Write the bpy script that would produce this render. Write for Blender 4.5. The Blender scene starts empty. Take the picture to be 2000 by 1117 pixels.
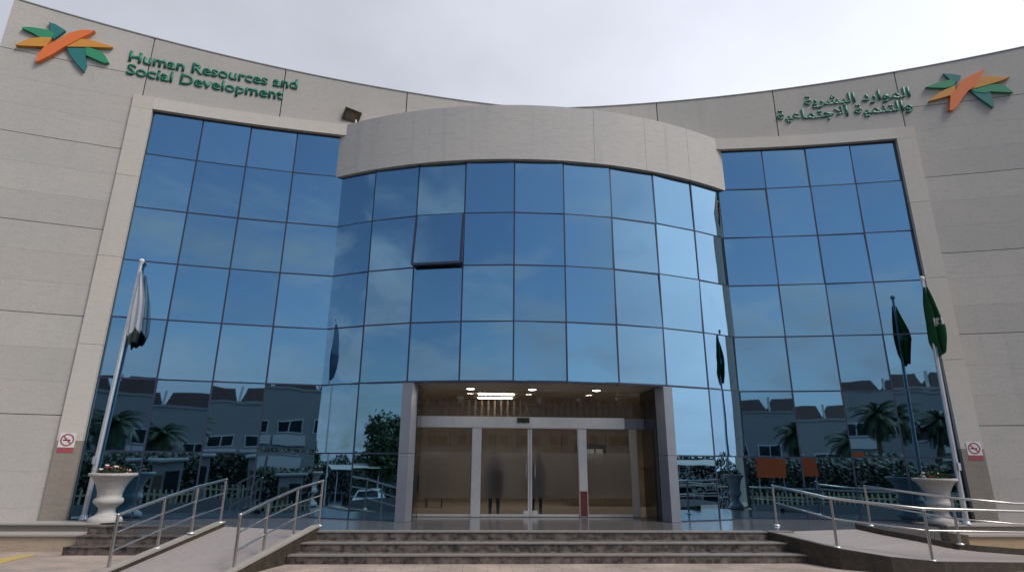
import bpy, bmesh, math, random
from mathutils import Vector, Matrix, noise
random.seed(7)
S, C_, PI, R_ = math.sin, math.cos, math.pi, math.radians
scene = bpy.context.scene
COL = scene.collection

# ------------------------------------------------------------------ materials
def mat(name, col, rough=0.6, metal=0.0, col2=None, nscale=6.0, spread=0.35, bump=0.0, bscale=60.0, extra=None, spec=0.5):
    m = bpy.data.materials.new(name); m.use_nodes = True
    nt = m.node_tree; N, Lk = nt.nodes, nt.links
    p = N['Principled BSDF']
    p.inputs['Base Color'].default_value = (*col, 1); p.inputs['Roughness'].default_value = rough
    p.inputs['Metallic'].default_value = metal; p.inputs['Specular IOR Level'].default_value = spec
    g = N.new('ShaderNodeNewGeometry')
    if col2:
        n1 = N.new('ShaderNodeTexNoise'); n1.inputs['Scale'].default_value = nscale; n1.inputs['Detail'].default_value = 8; n1.inputs['Roughness'].default_value = 0.7
        Lk.new(g.outputs['Position'], n1.inputs['Vector'])
        r = N.new('ShaderNodeValToRGB'); r.color_ramp.elements[0].position = 0.5-spread/2; r.color_ramp.elements[1].position = 0.5+spread/2
        r.color_ramp.elements[0].color = (*col, 1); r.color_ramp.elements[1].color = (*col2, 1)
        Lk.new(n1.outputs['Fac'], r.inputs['Fac']); Lk.new(r.outputs['Color'], p.inputs['Base Color'])
    if bump:
        n2 = N.new('ShaderNodeTexNoise'); n2.inputs['Scale'].default_value = bscale; n2.inputs['Detail'].default_value = 5
        Lk.new(g.outputs['Position'], n2.inputs['Vector'])
        b = N.new('ShaderNodeBump'); b.inputs['Strength'].default_value = bump; b.inputs['Distance'].default_value = 0.02
        Lk.new(n2.outputs['Fac'], b.inputs['Height']); Lk.new(b.outputs['Normal'], p.inputs['Normal'])
    return m

def stone(name, base, warm, dark, speck=0.25, streak=0.2, rough=0.75):
    """precast / granite cladding: fine grain, soft blotches, thin horizontal streaks and vertical runs of dirt"""
    m = bpy.data.materials.new(name); m.use_nodes = True
    nt = m.node_tree; N, Lk = nt.nodes, nt.links
    p = N['Principled BSDF']; p.inputs['Roughness'].default_value = rough; p.inputs['Specular IOR Level'].default_value = 0.3
    g = N.new('ShaderNodeNewGeometry')
    def nz(scale, sx=(1, 1, 1), det=6):
        mp = N.new('ShaderNodeMapping'); mp.inputs['Scale'].default_value = sx
        Lk.new(g.outputs['Position'], mp.inputs['Vector'])
        n = N.new('ShaderNodeTexNoise'); n.inputs['Scale'].default_value = scale; n.inputs['Detail'].default_value = det
        Lk.new(mp.outputs['Vector'], n.inputs['Vector']); return n.outputs['Fac']
    def ramp(f, lo, hi, a, b):
        r = N.new('ShaderNodeMapRange'); r.inputs[1].default_value = lo; r.inputs[2].default_value = hi
        r.inputs[3].default_value = a; r.inputs[4].default_value = b; Lk.new(f, r.inputs[0]); return r.outputs[0]
    def mix(f, a, b, mode='MIX'):
        x = N.new('ShaderNodeMix'); x.data_type = 'RGBA'; x.blend_type = mode
        if isinstance(f, float): x.inputs['Factor'].default_value = f
        else: Lk.new(f, x.inputs['Factor'])
        for s, v in ((x.inputs[6], a), (x.inputs[7], b)):
            if isinstance(v, tuple): s.default_value = (*v, 1)
            else: Lk.new(v, s)
        return x.outputs[2]
    c = mix(ramp(nz(0.45), .35, .65, 0, 1), base, warm)
    c = mix(ramp(nz(26, det=4), .42, .72, 0, speck), c, dark)
    c = mix(ramp(nz(3.2, (1, 1, 9)), .5, .75, 0, streak), c, dark)
    c = mix(ramp(nz(2.4, (1.6, 1.6, .12)), .55, .8, 0, streak*.8), c, dark)
    at = N.new('ShaderNodeAttribute'); at.attribute_name = 'slab'
    c = mix(ramp(at.outputs['Fac'], 0, 1, 0, .22), c, dark)
    Lk.new(c, p.inputs['Base Color'])
    b = N.new('ShaderNodeBump'); b.inputs['Strength'].default_value = .25; b.inputs['Distance'].default_value = .01
    Lk.new(nz(55, det=4), b.inputs['Height']); Lk.new(b.outputs['Normal'], p.inputs['Normal'])
    return m

M = {}
M['wall'] = stone('precast_wall', (.465, .445, .405), (.52, .475, .425), (.29, .275, .25), .30, .26)
M['frame'] = stone('surround_stone', (.56, .535, .495), (.60, .55, .475), (.36, .31, .26), .2, .22)
M['framebase'] = stone('dark_stone', (.25, .22, .19), (.29, .25, .20), (.13, .12, .11), .3, .3)
M['parapet'] = stone('parapet_stone', (.53, .515, .49), (.58, .54, .49), (.34, .325, .30), .25, .45)
M['jamb'] = mat('jamb_metal_panel', (.20, .215, .25), .38, .35, (.25, .265, .30), 2, .5)
M['coping'] = mat('roof_coping', (.26, .25, .235), .7)
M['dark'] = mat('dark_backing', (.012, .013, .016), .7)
M['mullion'] = mat('mullion_metal', (.03, .04, .075), .4, .2)
M['silver'] = mat('brushed_aluminium', (.74, .72, .69), .4, .6, (.60, .58, .55), 9, .5)
M['steel'] = mat('stainless_steel', (.60, .58, .55), .28, 1.0, (.48, .46, .44), 14, .5)
M['galv'] = mat('pole_metal', (.62, .63, .65), .35, .6, (.5, .5, .52), 8, .5)
M['landing'] = mat('polished_grey_granite', (.075, .074, .078), .16, 0, (.14, .135, .135), 18, .5)
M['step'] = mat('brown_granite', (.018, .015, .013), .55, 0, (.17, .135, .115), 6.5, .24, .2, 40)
M['tread'] = mat('pale_tread_granite', (.17, .155, .14), .55, 0, (.27, .245, .215), 7, .5, .1, 40)
M['ramp'] = mat('ramp_tiles', (.28, .24, .225), .6, 0, (.37, .315, .285), 12, .5, .1, 50)
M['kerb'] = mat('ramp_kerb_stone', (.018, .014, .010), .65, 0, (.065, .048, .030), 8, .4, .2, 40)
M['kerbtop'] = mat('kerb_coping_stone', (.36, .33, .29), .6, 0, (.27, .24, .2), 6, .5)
M['lowwall'] = stone('low_wall_stone', (.40, .33, .25), (.46, .33, .20), (.20, .17, .14), .3, .5)
M['lowcap'] = stone('low_wall_coping', (.34, .32, .30), (.38, .34, .30), (.28, .26, .25), .25, .2)
M['urn'] = stone('cast_stone_urn', (.47, .455, .44), (.45, .42, .39), (.24, .225, .20), .35, .5)
M['red'] = mat('sign_red', (.34, .07, .085), .6)
M['darkred'] = mat('dark_red_strip', (.13, .022, .022), .5)
M['white'] = mat('sign_white', (.66, .64, .63), .6)
M['black'] = mat('sign_black', (.02, .02, .02), .5)
M['leafG'] = mat('emblem_green', (.03, .26, .12), .45)
M['tealG'] = mat('emblem_teal', (.02, .17, .16), .45)
M['amber'] = mat('emblem_amber', (.62, .27, .035), .45)
M['orange'] = mat('emblem_orange', (.74, .17, .035), .45)
M['letter'] = mat('letter_green', (.012, .17, .10), .45)
M['flagwhite'] = mat('flag_white_cloth', (.70, .68, .70), .8)
M['flagdark'] = mat('flag_dark_hem', (.012, .028, .026), .8)
M['flaggreen'] = mat('flag_green_cloth', (.012, .10, .030), .75)
M['flagblue'] = mat('flag_blue_cloth', (.085, .15, .25), .8)
M['bronze'] = mat('floodlight_bronze', (.075, .052, .036), .5, .3)
M['lampglass'] = mat('floodlight_glass', (.12, .09, .06), .15)
M['wood'] = mat('lobby_wood', (.24, .185, .13), .5, 0, (.15, .115, .08), 3, .5)
M['lobbywall'] = mat('lobby_plaster', (.40, .35, .29), .8)
M['lobbyfloor'] = mat('lobby_floor', (.30, .25, .20), .25, 0, (.36, .30, .24), 5, .5)
M['soffit'] = mat('soffit_panel', (.34, .29, .24), .6)
M['darkglass'] = mat('dark_side_glass', (.01, .012, .014), .06)
M['foliage'] = mat('foliage', (.016, .038, .010), .6, 0, (.04, .075, .022), 5, .5)
M['frond'] = mat('palm_frond', (.020, .042, .014), .55, 0, (.05, .08, .03), 4, .5)
M['trunk'] = mat('trunk_bark', (.10, .075, .05), .9, 0, (.17, .13, .09), 12, .5, .5, 20)
M['soil'] = mat('soil', (.05, .035, .025), .95)
M['petalred'] = mat('petal_red', (.30, .045, .035), .6)
M['petalwhite'] = mat('petal_white', (.75, .68, .62), .6)
M['bldg'] = stone('far_building_wall', (.33, .335, .34), (.37, .365, .355), (.25, .25, .25), .2, .2)
M['pale'] = mat('pale_panel', (.68, .68, .66), .6)
M['rooftile'] = mat('red_roof_tile', (.030, .014, .015), .75, 0, (.065, .026, .024), 6, .5)
M['window'] = mat('far_window_glass', (.02, .025, .03), .08)
M['fence'] = mat('fence_cream_paint', (.62, .55, .36), .6)
M['signorange'] = mat('orange_board', (.80, .13, .03), .5)
M['tyre'] = mat('tyre_rubber', (.02, .02, .02), .85)
M['carwhite'] = mat('car_white', (.72, .74, .76), .25); M['carblack'] = mat('car_black', (.015, .016, .02), .2)
M['carblue'] = mat('car_silver_blue', (.28, .34, .40), .25, .4); M['carred'] = mat('car_red', (.22, .02, .02), .25)
M['shade'] = mat('carport_fabric', (.55, .52, .47), .8)
M['yellow'] = mat('yellow_paint', (.55, .36, .05), .7, 0, (.42, .31, .15), 4, .4)
M['skin'] = mat('skin', (.42, .25, .17), .6); M['hair'] = mat('hair', (.015, .012, .01), .7)
M['cloth_dark'] = mat('dark_clothes', (.018, .018, .025), .85); M['cloth_red'] = mat('red_shirt', (.34, .008, .016), .85)
M['hedge'] = mat('hedge_leaves', (.012, .026, .010), .6, 0, (.030, .05, .018), 5, .5)

def emit(name, col, s):
    m = bpy.data.materials.new(name); m.use_nodes = True; N = m.node_tree.nodes
    p = N['Principled BSDF']; p.inputs['Base Color'].default_value = (*col, 1)
    p.inputs['Emission Color'].default_value = (*col, 1); p.inputs['Emission Strength'].default_value = s
    return m
M['lamp'] = emit('lit_lamp', (1, .90, .78), 22.0)
M['strip'] = emit('lit_lamp_or_fill_strip', (1, .92, .83), 14.0)

def blue_glass():
    m = bpy.data.materials.new('blue_mirror_glass'); m.use_nodes = True
    nt = m.node_tree; N, Lk = nt.nodes, nt.links; p = N['Principled BSDF']
    p.inputs['Metallic'].default_value = 1; p.inputs['Roughness'].default_value = .015
    p.inputs['Coat Weight'].default_value = 1.0; p.inputs['Coat IOR'].default_value = 1.5; p.inputs['Coat Roughness'].default_value = .01
    oi = N.new('ShaderNodeObjectInfo')
    r = N.new('ShaderNodeValToRGB')
    r.color_ramp.elements[0].color = (*GT0, 1); r.color_ramp.elements[1].color = (*GT1, 1)
    Lk.new(oi.outputs['Random'], r.inputs['Fac']); Lk.new(r.outputs['Color'], p.inputs['Base Color'])
    g = N.new('ShaderNodeNewGeometry'); n = N.new('ShaderNodeTexNoise'); n.inputs['Scale'].default_value = 1.1; n.inputs['Detail'].default_value = 1
    Lk.new(g.outputs['Position'], n.inputs['Vector'])
    b = N.new('ShaderNodeBump'); b.inputs['Strength'].default_value = .5; b.inputs['Distance'].default_value = .0038
    Lk.new(n.outputs['Fac'], b.inputs['Height']); Lk.new(b.outputs['Normal'], p.inputs['Normal']); Lk.new(b.outputs['Normal'], p.inputs['Coat Normal'])
    return m
GT0, GT1 = (.078, .262, .435), (.135, .35, .515)
M['glass'] = blue_glass()

def clear_glass():
    m = bpy.data.materials.new('clear_door_glass'); m.use_nodes = True
    nt = m.node_tree; N, Lk = nt.nodes, nt.links; N.remove(N['Principled BSDF'])
    t = N.new('ShaderNodeBsdfTransparent'); t.inputs['Color'].default_value = (.86, .86, .84, 1)
    gl = N.new('ShaderNodeBsdfGlossy'); gl.inputs['Roughness'].default_value = .02; gl.inputs['Color'].default_value = (.9, .95, 1, 1)
    f = N.new('ShaderNodeFresnel'); f.inputs['IOR'].default_value = 1.5
    mx = N.new('ShaderNodeMixShader'); Lk.new(f.outputs[0], mx.inputs[0]); Lk.new(t.outputs[0], mx.inputs[1]); Lk.new(gl.outputs[0], mx.inputs[2])
    Lk.new(mx.outputs[0], N['Material Output'].inputs['Surface']); return m
M['clear'] = clear_glass()
def film():
    m = bpy.data.materials.new('frosted_film'); m.use_nodes = True
    nt = m.node_tree; N, Lk = nt.nodes, nt.links; N.remove(N['Principled BSDF'])
    a = N.new('ShaderNodeBsdfTranslucent'); a.inputs['Color'].default_value = (.62, .58, .54, 1)
    b = N.new('ShaderNodeBsdfDiffuse'); b.inputs['Color'].default_value = (.74, .70, .66, 1)
    t = N.new('ShaderNodeBsdfRefraction'); t.inputs['IOR'].default_value = 1.03; t.inputs['Roughness'].default_value = .42; t.inputs['Color'].default_value = (.75, .72, .7, 1)
    m1 = N.new('ShaderNodeMixShader'); m1.inputs[0].default_value = .5; Lk.new(a.outputs[0], m1.inputs[1]); Lk.new(b.outputs[0], m1.inputs[2])
    m2 = N.new('ShaderNodeMixShader'); m2.inputs[0].default_value = .60; Lk.new(m1.outputs[0], m2.inputs[1]); Lk.new(t.outputs[0], m2.inputs[2])
    Lk.new(m2.outputs[0], N['Material Output'].inputs['Surface']); return m
M['film'] = film()

def paver():
    m = bpy.data.materials.new('pink_plaza_pavers'); m.use_nodes = True
    nt = m.node_tree; N, Lk = nt.nodes, nt.links; p = N['Principled BSDF']; p.inputs['Roughness'].default_value = .85; p.inputs['Specular IOR Level'].default_value = .2
    g = N.new('ShaderNodeNewGeometry'); sep = N.new('ShaderNodeSeparateXYZ'); Lk.new(g.outputs['Position'], sep.inputs[0])
    br = N.new('ShaderNodeTexBrick'); br.inputs['Scale'].default_value = 1; br.inputs['Brick Width'].default_value = .4; br.inputs['Row Height'].default_value = .2
    br.inputs['Mortar Size'].default_value = .008; br.inputs['Color1'].default_value = (.43, .335, .275, 1); br.inputs['Color2'].default_value = (.38, .31, .265, 1); br.inputs['Mortar'].default_value = (.26, .22, .19, 1)
    Lk.new(g.outputs['Position'], br.inputs['Vector'])
    n = N.new('ShaderNodeTexNoise'); n.inputs['Scale'].default_value = 1.3; n.inputs['Detail'].default_value = 6; Lk.new(g.outputs['Position'], n.inputs['Vector'])
    r = N.new('ShaderNodeMapRange'); r.inputs[1].default_value = .3; r.inputs[2].default_value = .7; r.inputs[3].default_value = .7; r.inputs[4].default_value = 1.12; Lk.new(n.outputs['Fac'], r.inputs[0])
    mx = N.new('ShaderNodeMix'); mx.data_type = 'RGBA'; mx.blend_type = 'MULTIPLY'; mx.inputs['Factor'].default_value = 1
    Lk.new(br.outputs['Color'], mx.inputs[6]); Lk.new(r.outputs[0], mx.inputs[7])
    # plaza pavers near the building give way to asphalt on the parking ground
    gr = N.new('ShaderNodeMapRange'); gr.inputs[1].default_value = 8.6; gr.inputs[2].default_value = 8.8; Lk.new(sep.outputs['Y'], gr.inputs[0])
    m2 = N.new('ShaderNodeMix'); m2.data_type = 'RGBA'; m2.inputs[6].default_value = (.034, .034, .037, 1)
    Lk.new(gr.outputs[0], m2.inputs['Factor']); Lk.new(mx.outputs[2], m2.inputs[7]); Lk.new(m2.outputs[2], p.inputs['Base Color'])
    return m
M['paver'] = paver()

def cloth(key, amt):     # thin cloth lets some light through
    m = M[key]; nt = m.node_tree; N, Lk = nt.nodes, nt.links; p = N['Principled BSDF']
    t = N.new('ShaderNodeBsdfTranslucent'); t.inputs['Color'].default_value = p.inputs['Base Color'].default_value
    x = N.new('ShaderNodeMixShader'); x.inputs[0].default_value = amt
    Lk.new(p.outputs[0], x.inputs[1]); Lk.new(t.outputs[0], x.inputs[2]); Lk.new(x.outputs[0], N['Material Output'].inputs['Surface'])
cloth('flagwhite', .5); cloth('flaggreen', .3); cloth('flagblue', .3)

# ------------------------------------------------------------------ mesh builder
class MB:
    def __init__(s): s.v, s.f, s.m, s.sm, s.g, s.k = [], [], [], [], [], 0
    def add(s, vs, fs, mi=0, smooth=False):
        o = len(s.v); s.v += [tuple(v) for v in vs]; s.k += 1
        for f in fs: s.f.append([i+o for i in f]); s.m.append(mi); s.sm.append(smooth); s.g.append(s.k)
    def hexa(s, p, mi=0):   # 8 points: bottom ring 0-3, top ring 4-7
        s.add(p, [(3, 2, 1, 0), (4, 5, 6, 7), (0, 1, 5, 4), (1, 2, 6, 5), (2, 3, 7, 6), (3, 0, 4, 7)], mi)
    def box(s, x0, x1, y0, y1, z0, z1, mi=0):
        s.hexa([(x0, y0, z0), (x1, y0, z0), (x1, y1, z0), (x0, y1, z0), (x0, y0, z1), (x1, y0, z1), (x1, y1, z1), (x0, y1, z1)], mi)
    def bbox(s, x0, x1, y0, y1, z0, z1, b=.02, mi=0):   # chamfered box
        o = len(s.v)
        bm = bmesh.new(); bmesh.ops.create_cube(bm, size=1)
        for v in bm.verts: v.co = ((x0+x1)/2+v.co.x*(x1-x0), (y0+y1)/2+v.co.y*(y1-y0), (z0+z1)/2+v.co.z*(z1-z0))
        bmesh.ops.bevel(bm, geom=bm.edges[:], offset=b, segments=2, affect='EDGES')
        s.addbm(bm, mi)
    def addbm(s, bm, mi=0, smooth=False):
        bm.verts.index_update()
        s.add([v.co[:] for v in bm.verts], [[v.index for v in f.verts] for f in bm.faces], mi, smooth); bm.free()
    def arc(s, fn, a0, a1, z0, z1, o0, o1, n, mi=0):    # curved slab along fn(angle, z, offset)
        vs = []; fs = []
        for i in range(n+1):
            a = a0+(a1-a0)*i/n
            zb = z0(a) if callable(z0) else z0; zt = z1(a) if callable(z1) else z1
            vs += [fn(a, zb, o1), fn(a, zt, o1), fn(a, zt, o0), fn(a, zb, o0)]
        for i in range(n):
            k = 4*i
            for j in range(4): fs.append((k+j, k+(j+1) % 4, k+4+(j+1) % 4, k+4+j))
        fs += [(3, 2, 1, 0), (4*n, 4*n+1, 4*n+2, 4*n+3)]
        s.add(vs, fs, mi)
    def prism(s, pts, z0, z1, mi=0):                    # plan polygon; z1 may be a list
        n = len(pts); zt = z1 if isinstance(z1, (list, tuple)) else [z1]*n
        vs = [(x, y, z0) for x, y in pts]+[(x, y, zt[i]) for i, (x, y) in enumerate(pts)]
        s.add(vs, [tuple(range(n-1, -1, -1)), tuple(range(n, 2*n))]+[(i, (i+1) % n, n+(i+1) % n, n+i) for i in range(n)], mi)
    def tube(s, pts, r, n=8, mi=0, closed=True):
        pts = [Vector(p) for p in pts]; rr = r if isinstance(r, (list, tuple)) else [r]*len(pts)
        vs = []; up = Vector((0, 0, 1))
        for i, p in enumerate(pts):
            t = (pts[min(i+1, len(pts)-1)]-pts[max(i-1, 0)]).normalized()
            u = t.cross(up if abs(t.z) < .95 else Vector((1, 0, 0))).normalized(); w = u.cross(t)
            for k in range(n): vs.append(p+(u*C_(2*PI*k/n)+w*S(2*PI*k/n))*rr[i])
        fs = [(i*n+k, i*n+(k+1) % n, (i+1)*n+(k+1) % n, (i+1)*n+k) for i in range(len(pts)-1) for k in range(n)]
        o = len(s.v); s.add(vs, fs, mi, True)
        s.add([vs[k] for k in range(n)], [tuple(range(n))], mi); e = (len(pts)-1)*n; s.add([vs[e+k] for k in range(n)], [tuple(range(n-1, -1, -1))], mi)
    def lathe(s, prof, n=28, mi=0, c=(0, 0, 0)):
        vs = []
        for z, r in prof:
            for k in range(n): vs.append((c[0]+r*C_(2*PI*k/n), c[1]+r*S(2*PI*k/n), c[2]+z))
        s.add(vs, [(i*n+k, i*n+(k+1) % n, (i+1)*n+(k+1) % n, (i+1)*n+k) for i in range(len(prof)-1) for k in range(n)], mi, True)
        s.add([vs[k] for k in range(n)], [tuple(range(n-1, -1, -1))], mi); e = (len(prof)-1)*n; s.add([vs[e+k] for k in range(n)], [tuple(range(n))], mi)
    def ball(s, c, r, mi=0, seg=10):
        bm = bmesh.new(); bmesh.ops.create_uvsphere(bm, u_segments=seg, v_segments=max(5, seg//2), radius=1)
        rx, ry, rz = r if isinstance(r, (tuple, list)) else (r, r, r)
        for v in bm.verts: v.co = (c[0]+v.co.x*rx, c[1]+v.co.y*ry, c[2]+v.co.z*rz)
        s.addbm(bm, mi, True)
    def build(s, name, mats, parent=None, fix=True):
        me = bpy.data.meshes.new(name); me.from_pydata(s.v, [], s.f)
        for k in (mats if isinstance(mats, (list, tuple)) else [mats]): me.materials.append(M[k] if isinstance(k, str) else k)
        for p, mi, sm in zip(me.polygons, s.m, s.sm): p.material_index = mi; p.use_smooth = sm
        if name in ('wall', 'parapet_band', 'window_surround'):
            at = me.attributes.new('slab', 'FLOAT', 'FACE'); rr_ = random.Random(5); tab = [rr_.random() for _ in range(s.k+1)]
            at.data.foreach_set('value', [tab[i] for i in s.g])
        if fix:
            bm = bmesh.new(); bm.from_mesh(me); bmesh.ops.recalc_face_normals(bm, faces=bm.faces[:]); bm.to_mesh(me); bm.free()
        o = bpy.data.objects.new(name, me); COL.objects.link(o)
        if parent:
            o.parent = parent
            if any(abs(c) > 1e-9 for c in world_of(parent)): o.location = [-c for c in world_of(parent)]
        return o
def world_of(o):     # parents carry plain translations only
    v = Vector((0, 0, 0))
    while o: v += o.location; o = o.parent
    return v
def tag(o, label=None, cat=None, group=None, kind=None):
    if label: o['label'] = label
    if cat: o['category'] = cat
    if group: o['group'] = group
    if kind: o['kind'] = kind
    return o
def thing(name, loc, label, cat, group=None):
    o = bpy.data.objects.new(name, None); COL.objects.link(o); o.location = loc; o.empty_display_size = .3
    return tag(o, label, cat, group)

# ------------------------------------------------------------------ measured geometry of the facade
RW, YW = 38.767, -23.706          # concave main wall: radius, centre
RB, YB, DB = 11.157, 24.575, .11134   # convex bow: radius, centre, angle of one pane
WA = [.1290, .16836, .19869, .22901, .25934]   # wing mullion angles
Z0, Z1, Z2, Z3, Z4, Z5, Z6, Z7 = .43, 1.848, 3.442, 4.842, 6.236, 7.606, 9.056, 10.256
ZF = 10.60                         # top of the stone surround
AW = lambda a, z, o=0: ((RW-o)*S(a), YW+(RW-o)*C_(a), z)      # o > 0 towards the viewer
BW = lambda b, z, o=0: ((RB+o)*S(b), YB-(RB+o)*C_(b), z)
def roof_z(a): return 11.60+.052*abs(math.degrees(a)) if abs(math.degrees(a)) > 3 else 11.62+.0165*abs(math.degrees(a))**1*2.7
def g_z(x, y):                     # ground: plaza at 0, falling 1 m to the parking in front
    d = max(0, 2.0-y, abs(x)-15.0)
    t = min(1, d/9.0); return -1.5*t*t*(3-2*t)

bld = thing('office_building', (0, 15, 0), 'curved beige stone office building with blue mirrored glass and a bowed glass entrance bay', 'building')
D = R_
# --- main wall cladding in panels with open joints
mb = MB(); G = .0035
rows = [-.02, 2.58, 4.78, 6.90, 9.06, 11.22]
for s in (-1, 1):
    aend = D(19.9) if s < 0 else D(23)
    for i in range(6):
        zt = rows[i+1]-.008 if i < 5 else roof_z
        zl = [rows[i]+.008+(2.14/3)*k for k in range(3)]
        if i == 5: zl = zl[:1]
        for k, z_ in enumerate(zl): mb.arc(AW, s*D(15.42), s*aend, z_+(.0012 if k else 0), (zl[k+1]-.0012) if k+1 < len(zl) else zt, -.05, .05, 10)
    cuts = [15.30, 10.40, 5.42]
    mb.arc(AW, s*D(15.30+.02), s*D(15.42), ZF-.3, 11.22-.012, -.05, .049, 1)
    mb.arc(AW, s*D(15.30+.02), s*D(15.42), 11.22+.012, roof_z, -.05, .049, 1)
    for j in range(2): mb.arc(AW, s*D(cuts[j+1]+.02), s*D(cuts[j]-.02), ZF-.3, roof_z, -.05, .05, 8)
mb.arc(AW, -D(5.40), D(5.40), ZF-.3, roof_z, -.05, .05, 14)
mb.build('wall', 'wall', bld)
mb = MB()
mb.arc(AW, -D(19.88), -D(14.9), -.02, lambda a: roof_z(a)-.02, -.45, -.055, 8)
mb.arc(AW, D(14.9), D(22.98), -.02, lambda a: roof_z(a)-.02, -.45, -.055, 8)
mb.arc(AW, -D(14.9), -D(7.2), -.02, lambda a: roof_z(a)-.02, -.45, -.16, 8)
mb.arc(AW, D(7.2), D(14.9), -.02, lambda a: roof_z(a)-.02, -.45, -.16, 8)
mb.arc(AW, -D(7.2), D(7.2), 9.2, lambda a: roof_z(a)-.02, -.45, -.055, 10)
mb.build('wall_core', 'dark', bld)
mb = MB(); mb.arc(AW, -D(19.93), D(23), lambda a: roof_z(a), lambda a: roof_z(a)+.028, -.5, .065, 40)
mb.build('roof_coping', 'coping', bld)
# --- pale stone surrounds round the two glazed wings
for s in (-1, 1):
    mb = MB()
    zs = [2.05, 4.15, 6.25, 8.35, ZF-.35]
    for i in range(4): mb.arc(AW, s*D(14.86), s*D(15.56), zs[i]+(.004 if i else 0), zs[i+1]-.004, -.2, .11, 2)
    mb.arc(AW, s*D(14.86), s*D(15.56), ZF-.35, ZF, -.2, .11, 2)
    mb.arc(AW, s*D(7.35), s*D(14.86), Z7+.02, ZF, -.2, .11, 10)
    fr = mb.build('window_surround', 'frame', bld)
    mb = MB(); mb.arc(AW, s*D(14.86), s*D(15.56), 0, 2.05-.004, -.2, .115, 2)
    mb.build('surround_lower_part', 'framebase', fr)  # lower stretch of the surround in a darker tone
# --- curtain walls: mullion grid + one mesh per pane
def pane(parent, P, tilt=.45, hinge=0.0, bulge=0.0):
    """P = four corners (bl, br, tr, tl) seen from outside"""
    P = [Vector(p) for p in P]; c = sum(P, Vector())/4
    ex = (P[1]-P[0]).normalized(); ez = Vector((0, 0, 1)); n = ex.cross(ez).normalized()
    q = []
    for p in P:
        d = p-c; q.append(c+ex*(d.dot(ex)*(1-.034/(P[1]-P[0]).length))+ez*(d.z*(1-.030/(P[3]-P[0]).length)))
    rt = Matrix.Rotation(R_(random.gauss(0, tilt)), 3, ez) @ Matrix.Rotation(R_(random.gauss(0, tilt)), 3, ex)
    q = [c+rt @ (p-c) for p in q]
    if hinge:
        top = (q[2]+q[3])/2; rh = Matrix.Rotation(R_(hinge), 3, ex); q = [top+rh @ (p-top)+n*.04 for p in q]
    mb = MB(); mb.hexa([q[0]+n*.0, q[1]+n*.0, q[1]-n*.02, q[0]-n*.02, q[3]+n*.0, q[2]+n*.0, q[2]-n*.02, q[3]-n*.02])
    if bulge:   # glass bent to the curve of the bay
        mb = MB(); vs = []; k = 12; rows_ = 2
        for j in range(rows_):
            for i in range(k+1):
                u = i/k; f = q[0].lerp(q[1], u) if j == 0 else q[3].lerp(q[2], u)
                vs.append(f+n*(bulge*4*u*(1-u)-.001))
        nb = [(v-n*.02) for v in vs]; m = k+1
        mb.add(vs, [(i, i+1, m+i+1, m+i) for i in range(k)], 0, True)
        mb.add(nb, [(m+i, m+i+1, i+1, i) for i in range(k)], 0, True)
    o = mb.build('window_pane', 'glass', parent, not bulge)
    return o, q, n
def mull_v(mb, p, n, z0, z1, w=.019, d0=.006, d1=.14):
    p = Vector((p[0], p[1], 0)); n = Vector(n); t = Vector((-n.y, n.x, 0))
    c = [p+t*w+n*d0, p-t*w+n*d0, p-t*w-n*d1, p+t*w-n*d1]
    mb.hexa([(v.x, v.y, z0) for v in c]+[(v.x, v.y, z1) for v in c])
def mull_h(mb, p0, p1, z, w=.017, d0=.004, d1=.10):
    p0 = Vector((p0[0], p0[1], 0)); p1 = Vector((p1[0], p1[1], 0)); t = (p1-p0).normalized(); n = Vector((t.y, -t.x, 0))
    p0 = p0+t*.019; p1 = p1-t*.019
    c = [p0+n*d0, p1+n*d0, p1-n*d1, p0-n*d1]
    mb.hexa([(v.x, v.y, z-w) for v in c]+[(v.x, v.y, z+w) for v in c])
ZW = [Z0, Z1, Z2, Z3, Z4, Z5, Z6, Z7]
for s in (-1, 1):
    mb = MB()
    pts = [AW(s*a, 0, -.02) for a in WA]
    if s > 0: seq = list(range(5))
    else: seq = list(range(4, -1, -1))
    for i, a in enumerate(WA):
        if i: mull_v(mb, pts[i], (-S(s*a), -C_(s*a), 0), Z0-.03, Z7+.02)
    for i in range(4):
        A, B = (pts[seq[i]], pts[seq[i+1]])
        for z in ZW: mull_h(mb, A, B, z, .017 if z not in (Z0, Z7) else .026)
    cw = mb.build('curtain_wall', 'mullion', bld)
    for i in range(4):
        A, B = (pts[seq[i]], pts[seq[i+1]])
        for k in range(7):
            pane(cw, [(A[0], A[1], ZW[k]), (B[0], B[1], ZW[k]), (B[0], B[1], ZW[k+1]), (A[0], A[1], ZW[k+1])])
mb = MB(); bp = [BW((i-4.5)*DB, 0, 0) for i in range(10)]
for i in range(10):
    if i in (0, 9): continue
    b = (i-4.5)*DB; mull_v(mb, bp[i], (S(b), -C_(b), 0), Z0-.03 if i in (0, 1, 8, 9) else Z2-.03, Z6+.02)
for i in range(9):
    for z in (Z0, Z1, Z2, Z3, Z4, Z5, Z6):
        if 2 <= i <= 6 and z < Z2: continue
        mull_h(mb, bp[i], bp[i+1], z, .018 if z != Z2 else .024)
cw = mb.build('curtain_wall', 'mullion', bld)
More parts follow.
